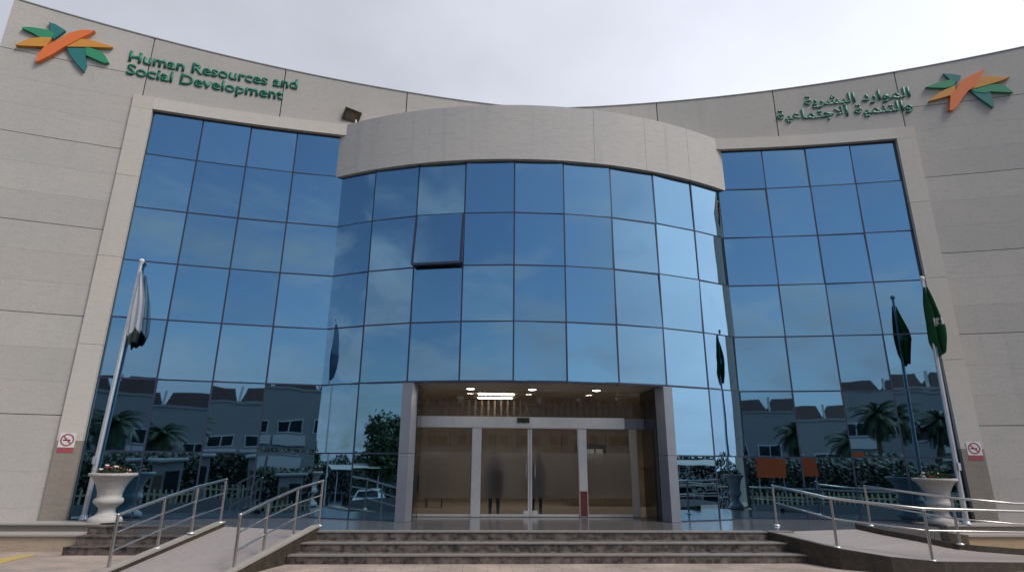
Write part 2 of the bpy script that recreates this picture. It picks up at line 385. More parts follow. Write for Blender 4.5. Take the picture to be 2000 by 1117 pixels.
for i in range(9):
    for k in range(6):
        if 2 <= i <= 6 and k < 2: continue
        A, B = bp[i], bp[i+1]
        opened = (i == 2 and k == 4)
        o, q, n = pane(cw, [(A[0], A[1], ZW[k]), (B[0], B[1], ZW[k]), (B[0], B[1], ZW[k+1]), (A[0], A[1], ZW[k+1])], .45 if not opened else .05, -6.5 if opened else 0, .0095 if i in (0, 8) else 0)
        if opened:
            o.name = 'open_window_pane'; tag(o, 'pane tilted open at its bottom edge')
            m2 = MB()
            for e0, e1 in ((0, 1), (1, 2), (3, 0)):
                u, w = q[e0], q[e1]; t = (w-u).normalized(); side = t.cross(n).normalized()
                c = [u+side*.03+n*.004, u-side*.03+n*.004, u-side*.03-n*.09, u+side*.03-n*.09]
                dlt = w-u; m2.hexa([c[0], c[1], c[2], c[3], c[0]+dlt, c[1]+dlt, c[2]+dlt, c[3]+dlt])
            m2.build('sash_frame', 'mullion', o)
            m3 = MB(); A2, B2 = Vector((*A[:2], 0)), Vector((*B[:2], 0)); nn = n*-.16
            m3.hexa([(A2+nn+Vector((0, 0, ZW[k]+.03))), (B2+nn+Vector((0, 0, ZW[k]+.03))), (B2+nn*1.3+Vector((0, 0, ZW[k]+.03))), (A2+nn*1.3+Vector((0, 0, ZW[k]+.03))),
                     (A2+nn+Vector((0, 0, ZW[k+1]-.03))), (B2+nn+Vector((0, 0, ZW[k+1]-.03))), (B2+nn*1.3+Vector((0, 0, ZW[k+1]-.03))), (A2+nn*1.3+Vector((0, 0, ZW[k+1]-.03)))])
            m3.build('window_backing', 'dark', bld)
# --- stone band over the bow
mb = MB(); sm = [-29.2, 7.38, 14.81, 21.92, 29.2]
for i in range(4): mb.arc(BW, D(sm[i]+(.018 if i else 0)), D(sm[i+1]-.018), Z6-.02, ZF+.01, -.25, .10, 30 if i == 0 else 6)
pb = mb.build('parapet_band', 'parapet', bld)
mb = MB(); mb.arc(BW, -D(29.1), D(29.1), Z6+.01, ZF-.02, -.3, -.252, 20)
n_ = 24; pl = [BW(-D(29)+D(58)*i/n_, 0, -.1)[:2] for i in range(n_+1)]+[(5.2, 15.2), (-5.2, 15.2)]
mb.prism(pl, ZF-.08, ZF-.03); mb.build('bay_roof', 'coping', bld)
# --- entrance recess
for s in (-1, 1):
    mb = MB()
    bi, bo = D(15.0), D(16.2)
    zz = [Z0, 1.85, Z2-.035]
    for i in range(2): mb.arc(BW, s*bi, s*bo, zz[i]+(.004 if i else 0), zz[i+1]-.004, -.30, .13, 2)
    mb.build('portal_jamb', 'jamb', bld)
    mb = MB(); x = s*2.80
    mb.box(x, x+s*.05, 14.05, 15.30, Z0, Z2-.04); mb.build('recess_side_glass', 'darkglass', bld)
mb = MB()
n_ = 12; pl = [BW(-D(15.9)+D(31.8)*i/n_, 0, -.12)[:2] for i in range(n_+1)]+[(3.0, 15.35), (-3.0, 15.35)]
mb.prism(pl, Z2-.03, Z2+.03); sf = mb.build('soffit', 'soffit', bld)
for x in (-1.6, -.08, 1.51):
    mb = MB(); mb.lathe([(0, .115), (.03, .115), (.03, .09), (.012, .09)], 18, 0, (x, 14.55, Z2-.055)); dl = mb.build('downlight', 'white', sf)
    mb = MB(); mb.lathe([(0, .088), (.01, .088)], 18, 0, (x, 14.55, Z2-.058)); mb.build('lamp_disc', 'lamp', sf)
YD = 15.05
mb = MB(); mb.bbox(-2.80, 2.28, YD-.10, YD+.08, 2.49, 2.76, .012); hd = mb.build('door_header', 'silver', bld)
mb = MB(); mb.bbox(2.285, 2.80, YD-.02, YD+.08, 2.50, 2.75, .008); mb.build('header_end_panel', 'jamb', bld)
mb = MB(); mb.box(-.42, -.12, YD-.16, YD-.101, 2.62, 2.74); mb.ball((-.27, YD-.16, 2.68), .035); mb.build('door_sensor', 'black', hd)
for x0, x1 in ((-1.53, -1.30), (1.10, 1.31)):
    mb = MB(); mb.bbox(x0, x1, YD-.07, YD+.07, Z0, 2.49, .012)
    po = mb.build('door_post', 'silver', bld)
    if x0 > 0:
        mb = MB(); mb.box(x0+.02, x1-.02, YD-.076, YD-.0705, Z0+.02, 1.02); mb.build('red_strip', 'darkred', po)
mb = MB(); mb.bbox(2.42, 2.58, YD-.06, YD+.10, Z0, 2.495, .01); mb.build('end_post', 'lobbywall', bld)
def glazing(name, x0, x1, z0, z1, filmed=True, handle=None):
    mb = MB(); mb.box(x0, x1, YD-.006, YD+.006, z0, z1); o = mb.build(name, 'clear', bld)
    if filmed:
        mb = MB(); mb.box(x0+.01, x1-.01, YD+.012, YD+.015, .85, 1.905); mb.build('frosted_film', 'film', o)
        mb = MB(); mb.box(x0, x1, YD-.02, YD+.02, z0, z0+.05); mb.build('bottom_rail', 'silver', o)
    if handle is not None:
        mb = MB(); mb.tube([(handle, YD-.07, 1.32), (handle, YD-.07, 1.62)], .014)
        for z in (1.34, 1.60): mb.tube([(handle, YD-.07, z), (handle, YD-.005, z)], .010)
        mb.build('handle', 'steel', o)
        e = x1-.02 if handle < -.1 else x0+.02
        mb = MB(); mb.box(e-.022, e+.022, YD-.015, YD+.011, z0+.05, z1); mb.build('meeting_stile', 'silver', o)
        mb = MB(); mb.bbox(handle-.06, handle+.06, YD-.03, YD+.03, Z0+.01, Z0+.14, .01); mb.build('patch_fitting', 'silver', o)
    return o
glazing('sidelight', -2.79, -1.54, Z0+.01, 2.49)
glazing('glass_door', -1.29, -.11, Z0+.01, 2.47, True, -.20)
glazing('glass_door', -.09, 1.09, Z0+.01, 2.47, True, .02)
glazing('sidelight', 1.32, 2.41, Z0+.01, 2.49)
glazing('transom_pane', -2.79, 2.79, 2.765, Z2-.035, False)
# --- lobby behind the doors
mb = MB()
mb.box(-4.6, 4.6, 15.36, 21.0, Z0-.1, Z0+.0); mb.box(-4.6, 4.6, 15.12, 15.36, Z0-.1, Z0-.002)
lf = mb.build('lobby_floor', 'lobbyfloor', bld)
mb = MB()
mb.box(-4.7, -4.6, 15.2, 21.1, Z0-.1, 3.75); mb.box(4.6, 4.7, 15.2, 21.1, Z0-.1, 3.75); mb.box(-4.6, 4.6, 15.36, 21.0, 3.60, 3.70)
mb.box(-4.6, -2.86, 15.2, 15.3, Z0, 3.6); mb.box(2.86, 4.6, 15.2, 15.3, Z0, 3.6); mb.box(-2.86, 2.86, 15.36, 15.42, Z2+.04, 3.6)
lw = mb.build('lobby_wall', 'lobbywall', bld)
mb = MB()
for i in range(12): mb.box(-4.58+i*.765, -4.58+i*.765+.745, 20.9, 20.96, Z0, 2.62)
mb.box(-4.6, 4.6, 20.97, 21.0, Z0, 3.6)
mb.build('wood_panelling', 'wood', bld)
mb = MB(); mb.box(-4.6, 4.6, 18.6, 18.8, 2.85, 3.06)
for i in range(46): mb.box(-4.5+i*.2, -4.44+i*.2, 18.68, 18.72, 3.06, 3.55)
mb.build('mezzanine_rail', 'trunk', bld)
for x in (-1.75, 1.35):
    mb = MB(); mb.lathe([(0, .10), (.03, .10)], 18, 0, (x, 16.1, 3.565)); mb.build('downlight', 'lamp', lw)
for y in (16.3, 17.4, 18.4):
    mb = MB(); mb.box(-1.40, -.35, y-.045, y+.045, 3.565, 3.599); mb.build('lamp_or_fill_strip', 'strip', lw)
for x, y, z in ((-3.7, 16.6, 3.565), (3.7, 16.6, 3.565), (-3.0, 18.7, 2.815), (-.9, 18.7, 2.815), (1.2, 18.7, 2.815), (3.2, 18.7, 2.815)):  # extra glowing strips out of view, added to brighten the lobby
    mb = MB(); mb.box(x-.6, x+.6, y-.06, y+.06, z, z+.034); mb.build('lamp_or_fill_strip', 'strip', lw)
for x, h in ((-3.9, 1.0), (-2.6, .9)):   # waiting chairs by the left wall
    mb = MB()
    for sx in (-.22, .22):
        for sy in (-.2, .2): mb.tube([(x+sx, 18.2+sy, Z0), (x+sx, 18.2+sy, Z0+.44)], .015, 6)
    mb.bbox(x-.26, x+.26, 17.95, 18.45, Z0+.42, Z0+.50, .02); mb.bbox(x-.26, x+.26, 18.43, 18.50, Z0+.5, Z0+h, .02)
    tag(mb.build('waiting_chair', 'black'), 'black waiting chair inside the lobby, %s' % ('nearest the left lobby wall' if x < -3 else 'nearer the glass doors'), 'chair', 'waiting chairs in the lobby')
mb = MB(); mb.bbox(2.0, 3.0, 20.78, 20.85, 1.6, 2.3, .01); nb = mb.build('notice_board', 'black', lw)
mb = MB()
for i in range(3): mb.box(2.08+i*.3, 2.32+i*.3, 20.765, 20.775, 1.7+.05*(i % 2), 2.15)
mb.build('notice_sheet', 'white', nb)
mb = MB(); mb.bbox(1.5, 4.2, 18.9, 19.6, Z0, 1.55, .03); mb.bbox(1.45, 4.25, 18.85, 19.65, 1.55, 1.60, .01); tag(mb.build('reception_desk', 'wood'), 'brown wooden reception desk inside the lobby behind the glass doors', 'desk')

# ------------------------------------------------------------------ signs on the wall
def bent(o, parent_a, off):   # bend flat text (x along the wall in metres, y up) onto the wall
    me = o.data
    for v in me.vertices:
        a = parent_a+v.co.x/RW; z = v.co.y; p = AW(a, z, off+v.co.z); v.co = p
    return o
def lettering(lines, name, label, rtl=False):
    def flat(t):
        cu = bpy.data.curves.new('word', 'FONT'); cu.body = t; cu.size = 1; cu.offset = .020; cu.resolution_u = 3
        to = bpy.data.objects.new('word', cu); COL.objects.link(to)
        ev = to.evaluated_get(bpy.context.evaluated_depsgraph_get()); m0 = ev.to_mesh()
        bm = bmesh.new(); bm.from_mesh(m0); bmesh.ops.remove_doubles(bm, verts=bm.verts[:], dist=1e-5)
        ev.to_mesh_clear(); bpy.data.objects.remove(to); bpy.data.curves.remove(cu); return bm
    root = thing(name, AW((R_(lines[0][1])+R_(lines[0][2]))/2, lines[0][3], .05), label, 'lettering')
    for txt, a0, a1, zb, h in lines:
        ws = txt.split(' '); ends = []
        for i in range(len(ws)):
            bm = flat(' '.join(ws[:i+1])); xs = [v.co.x for v in bm.verts]; ends.append(max(xs)); x0 = min(xs); bm.free()
        sx = RW*(R_(a1)-R_(a0))/(ends[-1]-x0)
        for i in range(len(ws)):
            lo = -9 if i == 0 else ends[i-1]+.06; hi = ends[i]+.06
            bm = flat(txt)
            bmesh.ops.delete(bm, geom=[v for v in bm.verts if not lo < v.co.x <= hi], context='VERTS')
            for v in bm.verts: v.co = ((v.co.x-x0)*sx, zb+v.co.y*h/.69, 0)
            r = bmesh.ops.extrude_face_region(bm, geom=bm.faces[:])
            for e in r['geom']:
                if isinstance(e, bmesh.types.BMVert): e.co.z += .022
            bmesh.ops.recalc_face_normals(bm, faces=bm.faces[:])
            me = bpy.data.meshes.new('word'); bm.to_mesh(me); bm.free(); me.materials.append(M['letter'])
            o = bpy.data.objects.new('word', me); bent(o, R_(a0), .058); COL.objects.link(o)
            o.parent = root; o.location = [-c for c in root.location]
    return root
lettering([('Human Resources and', -16.0, -9.87, 11.56, .30), ('Social Development', -15.98, -10.36, 11.17, .30)], 'wall_lettering',
          'green raised lettering in English, two lines high on the left stone wall')
ar1 = ''.join(chr(c) for c in [0xFE8D, 0xFEDF, 0xFEE4, 0xFEEE, 0xFE8D, 0xFEAD, 0xFEA9, 0x20, 0xFE8D, 0xFEDF, 0xFE92, 0xFEB8, 0xFEAE, 0xFEF3, 0xFE94][::-1])
ar2 = ''.join(chr(c) for c in [0xFEED, 0xFE8D, 0xFEDF, 0xFE98, 0xFEE8, 0xFEE4, 0xFEF4, 0xFE94, 0x20, 0xFE8D, 0xFEFB, 0xFE9F, 0xFE98, 0xFEE4, 0xFE8E, 0xFECB, 0xFEF4, 0xFE94][::-1])
lettering([(ar1, 11.6, 15.72, 11.55, .30), (ar2, 10.42, 15.70, 11.14, .30)], 'wall_lettering',
          'green raised lettering in Arabic, two lines high on the right stone wall')
EMB = {
 -1: {'teal': [(-18.698, 12.15), (-18.494, 12.141), (-18.133, 12.021), (-18.413, 11.7), (-18.492, 11.781), (-18.415, 11.862), (-18.564, 11.917), (-18.621, 12.036)],
  'leaf': [(-19.423, 11.823), (-19.173, 11.89), (-18.698, 11.92), (-18.558, 11.897), (-18.415, 11.862), (-18.466, 11.732), (-18.714, 11.668), (-18.846, 11.672), (-19.087, 11.748), (-19.384, 11.799)],
  'amber': [(-19.437, 11.303), (-19.115, 11.549), (-18.799, 11.66), (-18.464, 11.722), (-18.56, 11.443), (-18.642, 11.422), (-19.26, 11.316)],
  'amber2': [(-17.968, 11.554), (-17.828, 11.702), (-17.599, 11.869), (-17.305, 11.896), (-16.946, 11.867), (-16.558, 11.832), (-16.596, 11.795), (-17.249, 11.687)],
  'leaf2': [(-17.4, 11.646), (-17.268, 11.672), (-16.882, 11.626), (-16.681, 11.488), (-16.564, 11.357), (-16.706, 11.314), (-17.319, 11.433)],
  'teal2': [(-17.962, 11.534), (-17.356, 11.655), (-17.335, 11.408), (-17.235, 11.168), (-17.262, 10.971), (-17.534, 11.134), (-17.834, 11.397)],
  'orange': [(-17.229, 12.178), (-17.643, 12.114), (-17.986, 11.943), (-18.235, 11.705), (-18.596, 11.414), (-18.732, 11.131), (-18.72, 10.945), (-18.609, 11.009), (-18.324, 11.235), (-18.008, 11.535), (-17.599, 11.869), (-17.389, 12.034)]},
 1: {'teal': [(17.026, 12.128), (17.3, 12.078), (17.631, 11.985), (17.545, 11.857), (17.422, 11.779), (17.294, 11.83), (17.15, 11.976)],
  'leaf': [(16.285, 11.755), (16.571, 11.817), (16.832, 11.863), (17.252, 11.899), (17.383, 11.784), (17.275, 11.686), (16.981, 11.654), (16.583, 11.706)],
  'amber': [(16.27, 11.299), (16.608, 11.484), (16.969, 11.61), (17.315, 11.682), (17.296, 11.538), (17.098, 11.406), (16.695, 11.348)],
  'amber2': [(18.217, 11.823), (18.445, 11.859), (19.002, 11.752), (19.267, 11.736), (18.934, 11.653), (18.465, 11.585), (17.788, 11.502), (17.987, 11.642)],
  'leaf2': [(17.827, 11.497), (18.465, 11.585), (18.716, 11.572), (19.005, 11.5), (19.218, 11.252), (18.502, 11.374), (18.3, 11.353), (17.966, 11.427)],
  'teal2': [(17.822, 11.48), (18.464, 11.378), (18.497, 11.223), (18.483, 10.907), (18.422, 10.896), (18.065, 11.219)],
  'orange': [(18.487, 12.073), (18.12, 11.972), (17.819, 11.898), (17.472, 11.737), (17.32, 11.554), (17.075, 11.399), (16.913, 10.949), (17.029, 10.928), (17.221, 11.042), (17.439, 11.252), (17.745, 11.489), (17.967, 11.571), (18.21, 11.797)]}}
ODR = {'teal': (.075, 'tealG'), 'leaf': (.085, 'leafG'), 'amber': (.095, 'amber'), 'amber2': (.096, 'amber'), 'teal2': (.076, 'tealG'), 'leaf2': (.086, 'leafG'), 'orange': (.115, 'orange')}
for s in (-1, 1):
    root = thing('wall_emblem', AW(D(s*17.9), 11.5, .05),
                 'star shaped emblem of orange, amber and green blades %s' % ('left of the English lettering' if s < 0 else 'right of the Arabic lettering'), 'emblem')
    for k, poly in EMB[s].items():
        off, mt = ODR[k]; n = len(poly); mb = MB()
        vs = [AW(D(a), z, off+.05) for a, z in poly]+[AW(D(a), z, .056) for a, z in poly]
        mb.add(vs, [tuple(range(n)), tuple(range(2*n-1, n-1, -1))]+[(i, (i+1) % n, n+(i+1) % n, n+i) for i in range(n)])
        o = mb.build('emblem_blade', mt, root)
for s in (-1, 1):
    a0 = D(s*15.27); rt = lambda x, z, o: AW(a0+x*.84/RW, 2.05+(z-2.05)*.86, .118+o)
    root = thing('no_smoking_sign', rt(0, 2.06, 0), 'square white no smoking sign with a red bar on the %s stone surround' % ('left' if s < 0 else 'right'), 'sign')
    mb = MB(); mb.hexa([rt(-.18, 1.885, .002), rt(.18, 1.885, .002), rt(.18, 1.885, 0), rt(-.18, 1.885, 0), rt(-.18, 2.24, .002), rt(.18, 2.24, .002), rt(.18, 2.24, 0), rt(-.18, 2.24, 0)])
    mb.build('panel', 'white', root)
    mb = MB(); n = 28
    for i in range(n):
        t0, t1 = 2*PI*i/n, 2*PI*(i+1)/n
        mb.add([rt(.15*C_(t0), 2.065+.15*S(t0), .005), rt(.15*C_(t1), 2.065+.15*S(t1), .005), rt(.118*C_(t1), 2.065+.118*S(t1), .005), rt(.118*C_(t0), 2.065+.118*S(t0), .005)], [(0, 1, 2, 3)])
    q = .7071; w = .016
    mb.add([rt(-.12*q-w*q, 2.065+.12*q-w*q, .006), rt(.12*q-w*q, 2.065-.12*q-w*q, .006), rt(.12*q+w*q, 2.065-.12*q+w*q, .006), rt(-.12*q+w*q, 2.065+.12*q+w*q, .006)], [(0, 1, 2, 3)])
    mb.build('prohibition_ring', 'red', root)
    mb = MB(); mb.add([rt(-.09, 2.045, .004), rt(.07, 2.045, .004), rt(.07, 2.075, .004), rt(-.09, 2.075, .004)], [(0, 1, 2, 3)]); mb.build('cigarette_symbol', 'black', root)
    mb = MB(); mb.hexa([rt(-.18, 1.76, .0022), rt(.18, 1.76, .0022), rt(.18, 1.76, 0), rt(-.18, 1.76, 0), rt(-.18, 1.88, .0022), rt(.18, 1.88, .0022), rt(.18, 1.88, 0), rt(-.18, 1.88, 0)])
    mb.build('red_bar', 'red', root)

# floodlight on the bay roof
fl = thing('floodlight', (-5.0, 14.62, ZF), 'brown box floodlight standing on the left end of the stone bay parapet', 'floodlight')
mb = MB(); c = Vector((-5.12, 14.66, 10.93)); rot = Matrix.Rotation(D(14), 3, 'Z') @ Matrix.Rotation(D(14), 3, 'Y') @ Matrix.Rotation(D(22), 3, 'X')
def hb(mb, cx, cy, cz, dx, dy, dz, mi=0):
    ps = []
    for z in (-1, 1):
        for x, y in ((-1, -1), (1, -1), (1, 1), (-1, 1)): ps.append(c+rot @ Vector((cx+x*dx, cy+y*dy, cz+z*dz)))
    mb.hexa(ps, mi)
hb(mb, 0, .05, 0, .23, .09, .17); hb(mb, 0, .17, 0, .15, .03, .11)
for x in (-.2, .2): hb(mb, x, -.06, 0, .03, .02, .17)
for z in (-.15, .15): hb(mb, 0, -.06, z, .17, .02, .02)
mb.build('housing', 'bronze', fl)
mb = MB(); hb(mb, 0, -.05, 0, .168, .008, .128); mb.build('lens', 'lampglass', fl)
mb = MB(); mb.tube([(-5.0, 14.66, ZF-.03), (-5.0, 14.66, 10.80)], .025); mb.box(-5.1, -4.9, 14.58, 14.74, ZF-.03, ZF+.02); mb.build('bracket', 'silver', fl)

# ------------------------------------------------------------------ ground, landing, steps, ramps
n = 60
def axis(lo, hi, core0, core1, k):
    xs = [core0+(core1-core0)*i/k for i in range(k+1)]
    x = core1; st = (core1-core0)/k
    while x < hi: st *= 1.6; x += st; xs.append(min(x, hi))
    x = core0; st = (core1-core0)/k
    while x > lo: st *= 1.6; x -= st; xs.insert(0, max(x, lo))
    return xs
xs = axis(-600, 600, -30, 30, 60); ys = axis(-600, 600, -14, 22, 36)
mb = MB(); mb.add([(x, y, g_z(x, y)) for y in ys for x in xs], [(j*len(xs)+i, j*len(xs)+i+1, (j+1)*len(xs)+i+1, (j+1)*len(xs)+i) for j in range(len(ys)-1) for i in range(len(xs)-1)], 0, True)
tag(mb.build('ground', 'paver'), 'pink paved plaza falling to a grey parking area', 'ground', kind='structure')
mb = MB()
mb.prism([(-8.88, 12.72), (-6.25, 12.66), (-4.30, 11.90), (4.20, 11.90), (6.30, 12.40), (8.30, 12.72), (8.6, 15.32), (-8.6, 15.32)], -.2, Z0-.004)
tag(mb.build('landing', 'landing'), 'grey polished granite landing in front of the glass doors', 'landing', kind='structure')
st = thing('entrance_steps', (0, 11.3, 0), 'wide brown granite steps up to the entrance between the two ramps', 'steps')
nos = [(.43, 11.87), (.287, 11.40), (.143, 11.0), (0, 10.79)]
xl = [-4.32, -4.47, -4.56, -4.67]
for i in range(3):
    zt, y1 = nos[i]; yf = nos[i+1][1] if i == 2 else None
    zb = nos[i+1][0]
    front = [11.87, 11.40, 11.0][i] if i < 3 else 0
    mb = MB(); back = 11.905 if i == 0 else [11.87, 11.40, 11.0][i-1]-.002
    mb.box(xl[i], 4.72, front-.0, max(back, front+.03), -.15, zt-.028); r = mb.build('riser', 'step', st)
    mb = MB(); mb.bbox(xl[i], 4.72, front-.018, front+.20, zt-.027, zt+(.0 if i else .002), .008); mb.build('nosing', 'tread', st)  # pale front strip; the tread behind it is darker
    if i: mb = MB(); mb.box(xl[i], 4.72, front+.202, back-.002, zt-.027, zt-.001); mb.build('tread', 'step', st)
sd = thing('side_steps', (-7.6, 12.4, 0), 'short dark granite steps left of the left ramp beside the low wall', 'steps')
for i, (zt, f, b) in enumerate(((.43, 12.70, 12.95), (.287, 12.38, 12.698), (.143, 12.05, 12.378))):
    mb = MB(); mb.box(-8.86, -6.2+.0*i, f, b, -.15, zt-.028); mb.build('riser', 'step', sd)
    mb = MB(); mb.bbox(-8.86, -6.2, f-.018, b-.002, zt-.027, zt+.001, .008); mb.build('tread', 'step', sd)

def railing(name, label, posts, tops, mids, rail_pts=None, radius=.024, group=None, h=.8, ext=None):
    """posts: list of (x,y,z) bases; mids: fractions of the height"""
    b0 = posts[0]; root = thing(name, b0, label, 'railing', group)
    for p in posts:
        mb = MB(); mb.tube([p, (p[0], p[1], p[2]+h-.02)], radius, 10); o = mb.build('post', 'steel', root)
        mb = MB(); mb.lathe([(0, .065), (.015, .065), (.03, .035)], 14, 0, p); mb.build('base_flange', 'silver', o)
    line = posts+(ext or [])
    mb = MB(); mb.tube([(x, y, z+h) for x, y, z in line], radius*1.05, 10); mb.ball((line[0][0], line[0][1], line[0][2]+h), radius*1.25); mb.ball((line[-1][0], line[-1][1], line[-1][2]+h), radius*1.25); mb.build('top_rail', 'steel', root)
    for f in mids:
        mb = MB(); mb.tube([(x, y, z+h*f) for x, y, z in line], radius*.62, 8); mb.build('mid_rail', 'steel', root)
    return root
LR = [(-6.36, 12.60, .50), (-6.50, 11.72, .40), (-6.68, 10.95, .25), (-6.86, 9.95, .05)]
RRp = [(-4.34, 12.05, .50), (-4.62, 11.45, .39), (-4.84, 10.60, .22), (-5.02, 9.90, .06)]
railing('ramp_railing', 'steel railing with two middle rails along the left edge of the left ramp', LR, None, (.36, .68))
railing('ramp_railing', 'steel railing with two middle rails on the left ramp beside the wide steps', RRp, None, (.36, .68))
rp = thing('access_ramp', (-5.7, 11, 0), 'sloping tiled access ramp with dark kerbs left of the wide steps', 'ramp')
mb = MB(); mb.prism([(-6.79, 9.75), (-5.09, 9.70), (-4.40, 11.93), (-6.30, 12.68)], -.2, [.005, .005, .428, .428]); mb.build('ramp_surface', 'ramp', rp)
for (xa, ya, xb, yb_, w) in ((-6.80, 9.75, -6.30, 12.68, -.12), (-5.09, 9.70, -4.42, 11.93, .12)):
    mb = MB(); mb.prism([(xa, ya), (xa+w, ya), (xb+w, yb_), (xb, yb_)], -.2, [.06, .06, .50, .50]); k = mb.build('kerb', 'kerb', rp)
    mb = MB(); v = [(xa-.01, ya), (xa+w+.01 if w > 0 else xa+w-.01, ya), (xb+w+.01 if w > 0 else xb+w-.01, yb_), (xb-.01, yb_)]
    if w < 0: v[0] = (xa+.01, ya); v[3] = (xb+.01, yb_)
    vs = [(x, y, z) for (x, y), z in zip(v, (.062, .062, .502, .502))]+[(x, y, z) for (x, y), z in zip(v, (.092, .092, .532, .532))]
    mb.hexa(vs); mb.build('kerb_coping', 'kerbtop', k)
# right ramp, turning to the right
rr = thing('access_ramp', (6, 11, 0), 'curved access ramp with a dark stone side right of the wide steps', 'ramp')
F = [(4.24, 12.0, .426), (4.50, 11.1, .365), (4.74, 10.42, .305), (5.3, 10.02, .235), (6.05, 9.92, .175), (7.8, 10.24, .11), (13, 11.0, .05)]
Bk = [(6.30, 12.42, .426), (6.55, 11.95, .36), (6.88, 11.50, .30), (7.25, 11.22, .22), (7.75, 11.10, .17), (8.6, 11.12, .11), (13, 11.7, .05)]
mb = MB()
for i in range(len(F)-1):
    a, b, c2, d2 = F[i], F[i+1], Bk[i+1], Bk[i]
    mb.hexa([(a[0], a[1], -.3), (b[0], b[1], -.3), (c2[0], c2[1], -.3), (d2[0], d2[1], -.3), a, b, c2, d2])
mb.build('ramp_surface', 'ramp', rr)
def side(mb, P, sgn, w, z_add, zbot=-.3):
    Q = []
    for i, p in enumerate(P):
        t = Vector(P[min(i+1, len(P)-1)])-Vector(P[max(i-1, 0)]); t.z = 0; t.normalize(); nn = Vector((t.y, -t.x, 0))*sgn
        Q.append((Vector(p)+nn*.004, Vector(p)+nn*w))
    for i in range(len(P)-1):
        (a, b), (c2, d2) = Q[i], Q[i+1]
        za, zc = P[i][2]+z_add, P[i+1][2]+z_add
        mb.hexa([(b.x, b.y, zbot), (d2.x, d2.y, zbot), (c2.x, c2.y, zbot), (a.x, a.y, zbot), (b.x, b.y, za), (d2.x, d2.y, zc), (c2.x, c2.y, zc), (a.x, a.y, za)])
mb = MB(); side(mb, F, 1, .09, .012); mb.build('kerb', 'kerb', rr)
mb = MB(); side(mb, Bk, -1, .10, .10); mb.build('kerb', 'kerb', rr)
railing('ramp_railing', 'steel railing along the front edge of the curved right ramp', [(4.95, 13.0, .43), (4.80, 10.62, .30), (6.02, 10.02, .17)], None, (.58,), h=.80, ext=[(8.0, 10.32, .115), (13, 11.05, .06)])
railing('ramp_railing', 'steel railing along the back edge of the curved right ramp near the right planter', [(7.0, 13.0, .43), (7.42, 11.12, .29)], None, (.55,), h=.80, ext=[(8.7, 11.20, .19), (13, 11.75, .13)])
# low stepped walls with planting ledges
for s, x0, x1 in ((-1, -13.6, -8.9), (1, 8.72, 13.6)):
    lw_ = thing('low_wall', (s*11, 12.7, 0), ('stained stone terrace wall in two tiers under the left planter' if s < 0 else 'stone terrace wall in two tiers under the right planter'), 'wall')
    mb = MB(); mb.box(x0, x1, 12.50, 13.02, -.15, .262); mb.build('lower_tier', 'lowwall', lw_)
    mb = MB(); mb.bbox(x0-.02*(s > 0), x1+.02*(s < 0), 12.46, 13.0, .264, .305, .01); mb.build('coping', 'lowcap', lw_)
    mb = MB(); mb.box(x0, x1, 13.03, 14.6, -.15, .412); mb.build('upper_tier', 'framebase', lw_)
    mb = MB(); mb.bbox(x0-.03*(s > 0), x1+.03*(s < 0), 12.98, 13.64, .414, .452, .01); mb.build('coping', 'lowcap', lw_)
mb = MB()
pts = [(-10.2, 9.9), (-9.9, 10.6), (-9.75, 11.4), (-9.55, 12.1), (-9.3, 12.1), (-9.28, 11.4), (-9.1, 10.6), (-8.9, 9.9)]
mb.add([(x, y, .005) for x, y in pts], [tuple(range(len(pts)))]); tag(mb.build('paint_marking', 'yellow'), 'worn yellow paint patch on the pink paving at lower left', 'marking', kind='structure')

# ------------------------------------------------------------------ planters, plants, flags
def urn(x, y, label):
    root = thing('urn_planter', (x, y, .452), label, 'planter', 'stone urn planters beside the flagpoles')
    mb = MB(); mb.lathe([(0, .33), (.05, .335), (.09, .30), (.14, .21), (.20, .165), (.28, .165), (.32, .21), (.37, .275), (.42, .295), (.47, .275), (.50, .235), (.56, .24), (.68, .27), (.80, .33), (.88, .39), (.915, .43), (.925, .47), (.975, .475), (.985, .46), (.985, .41), (.93, .39)], 36, 0, (x, y, .452)); mb.v = [(x+(a-x)*.93, y+(b-y)*.93, .452+(c_-.452)*.96) for a, b, c_ in mb.v]
    mb.build('bowl', 'urn', root)
    mb = MB(); mb.lathe([(0, .345), (.02, .33)], 24, 0, (x, y, .452+.87)); mb.build('soil', 'soil', root)
    return root
urn(-8.96, 13.36, 'pale stone urn planter beside the left flagpole')
urn(8.90, 13.36, 'pale stone urn planter beside the right flagpole')
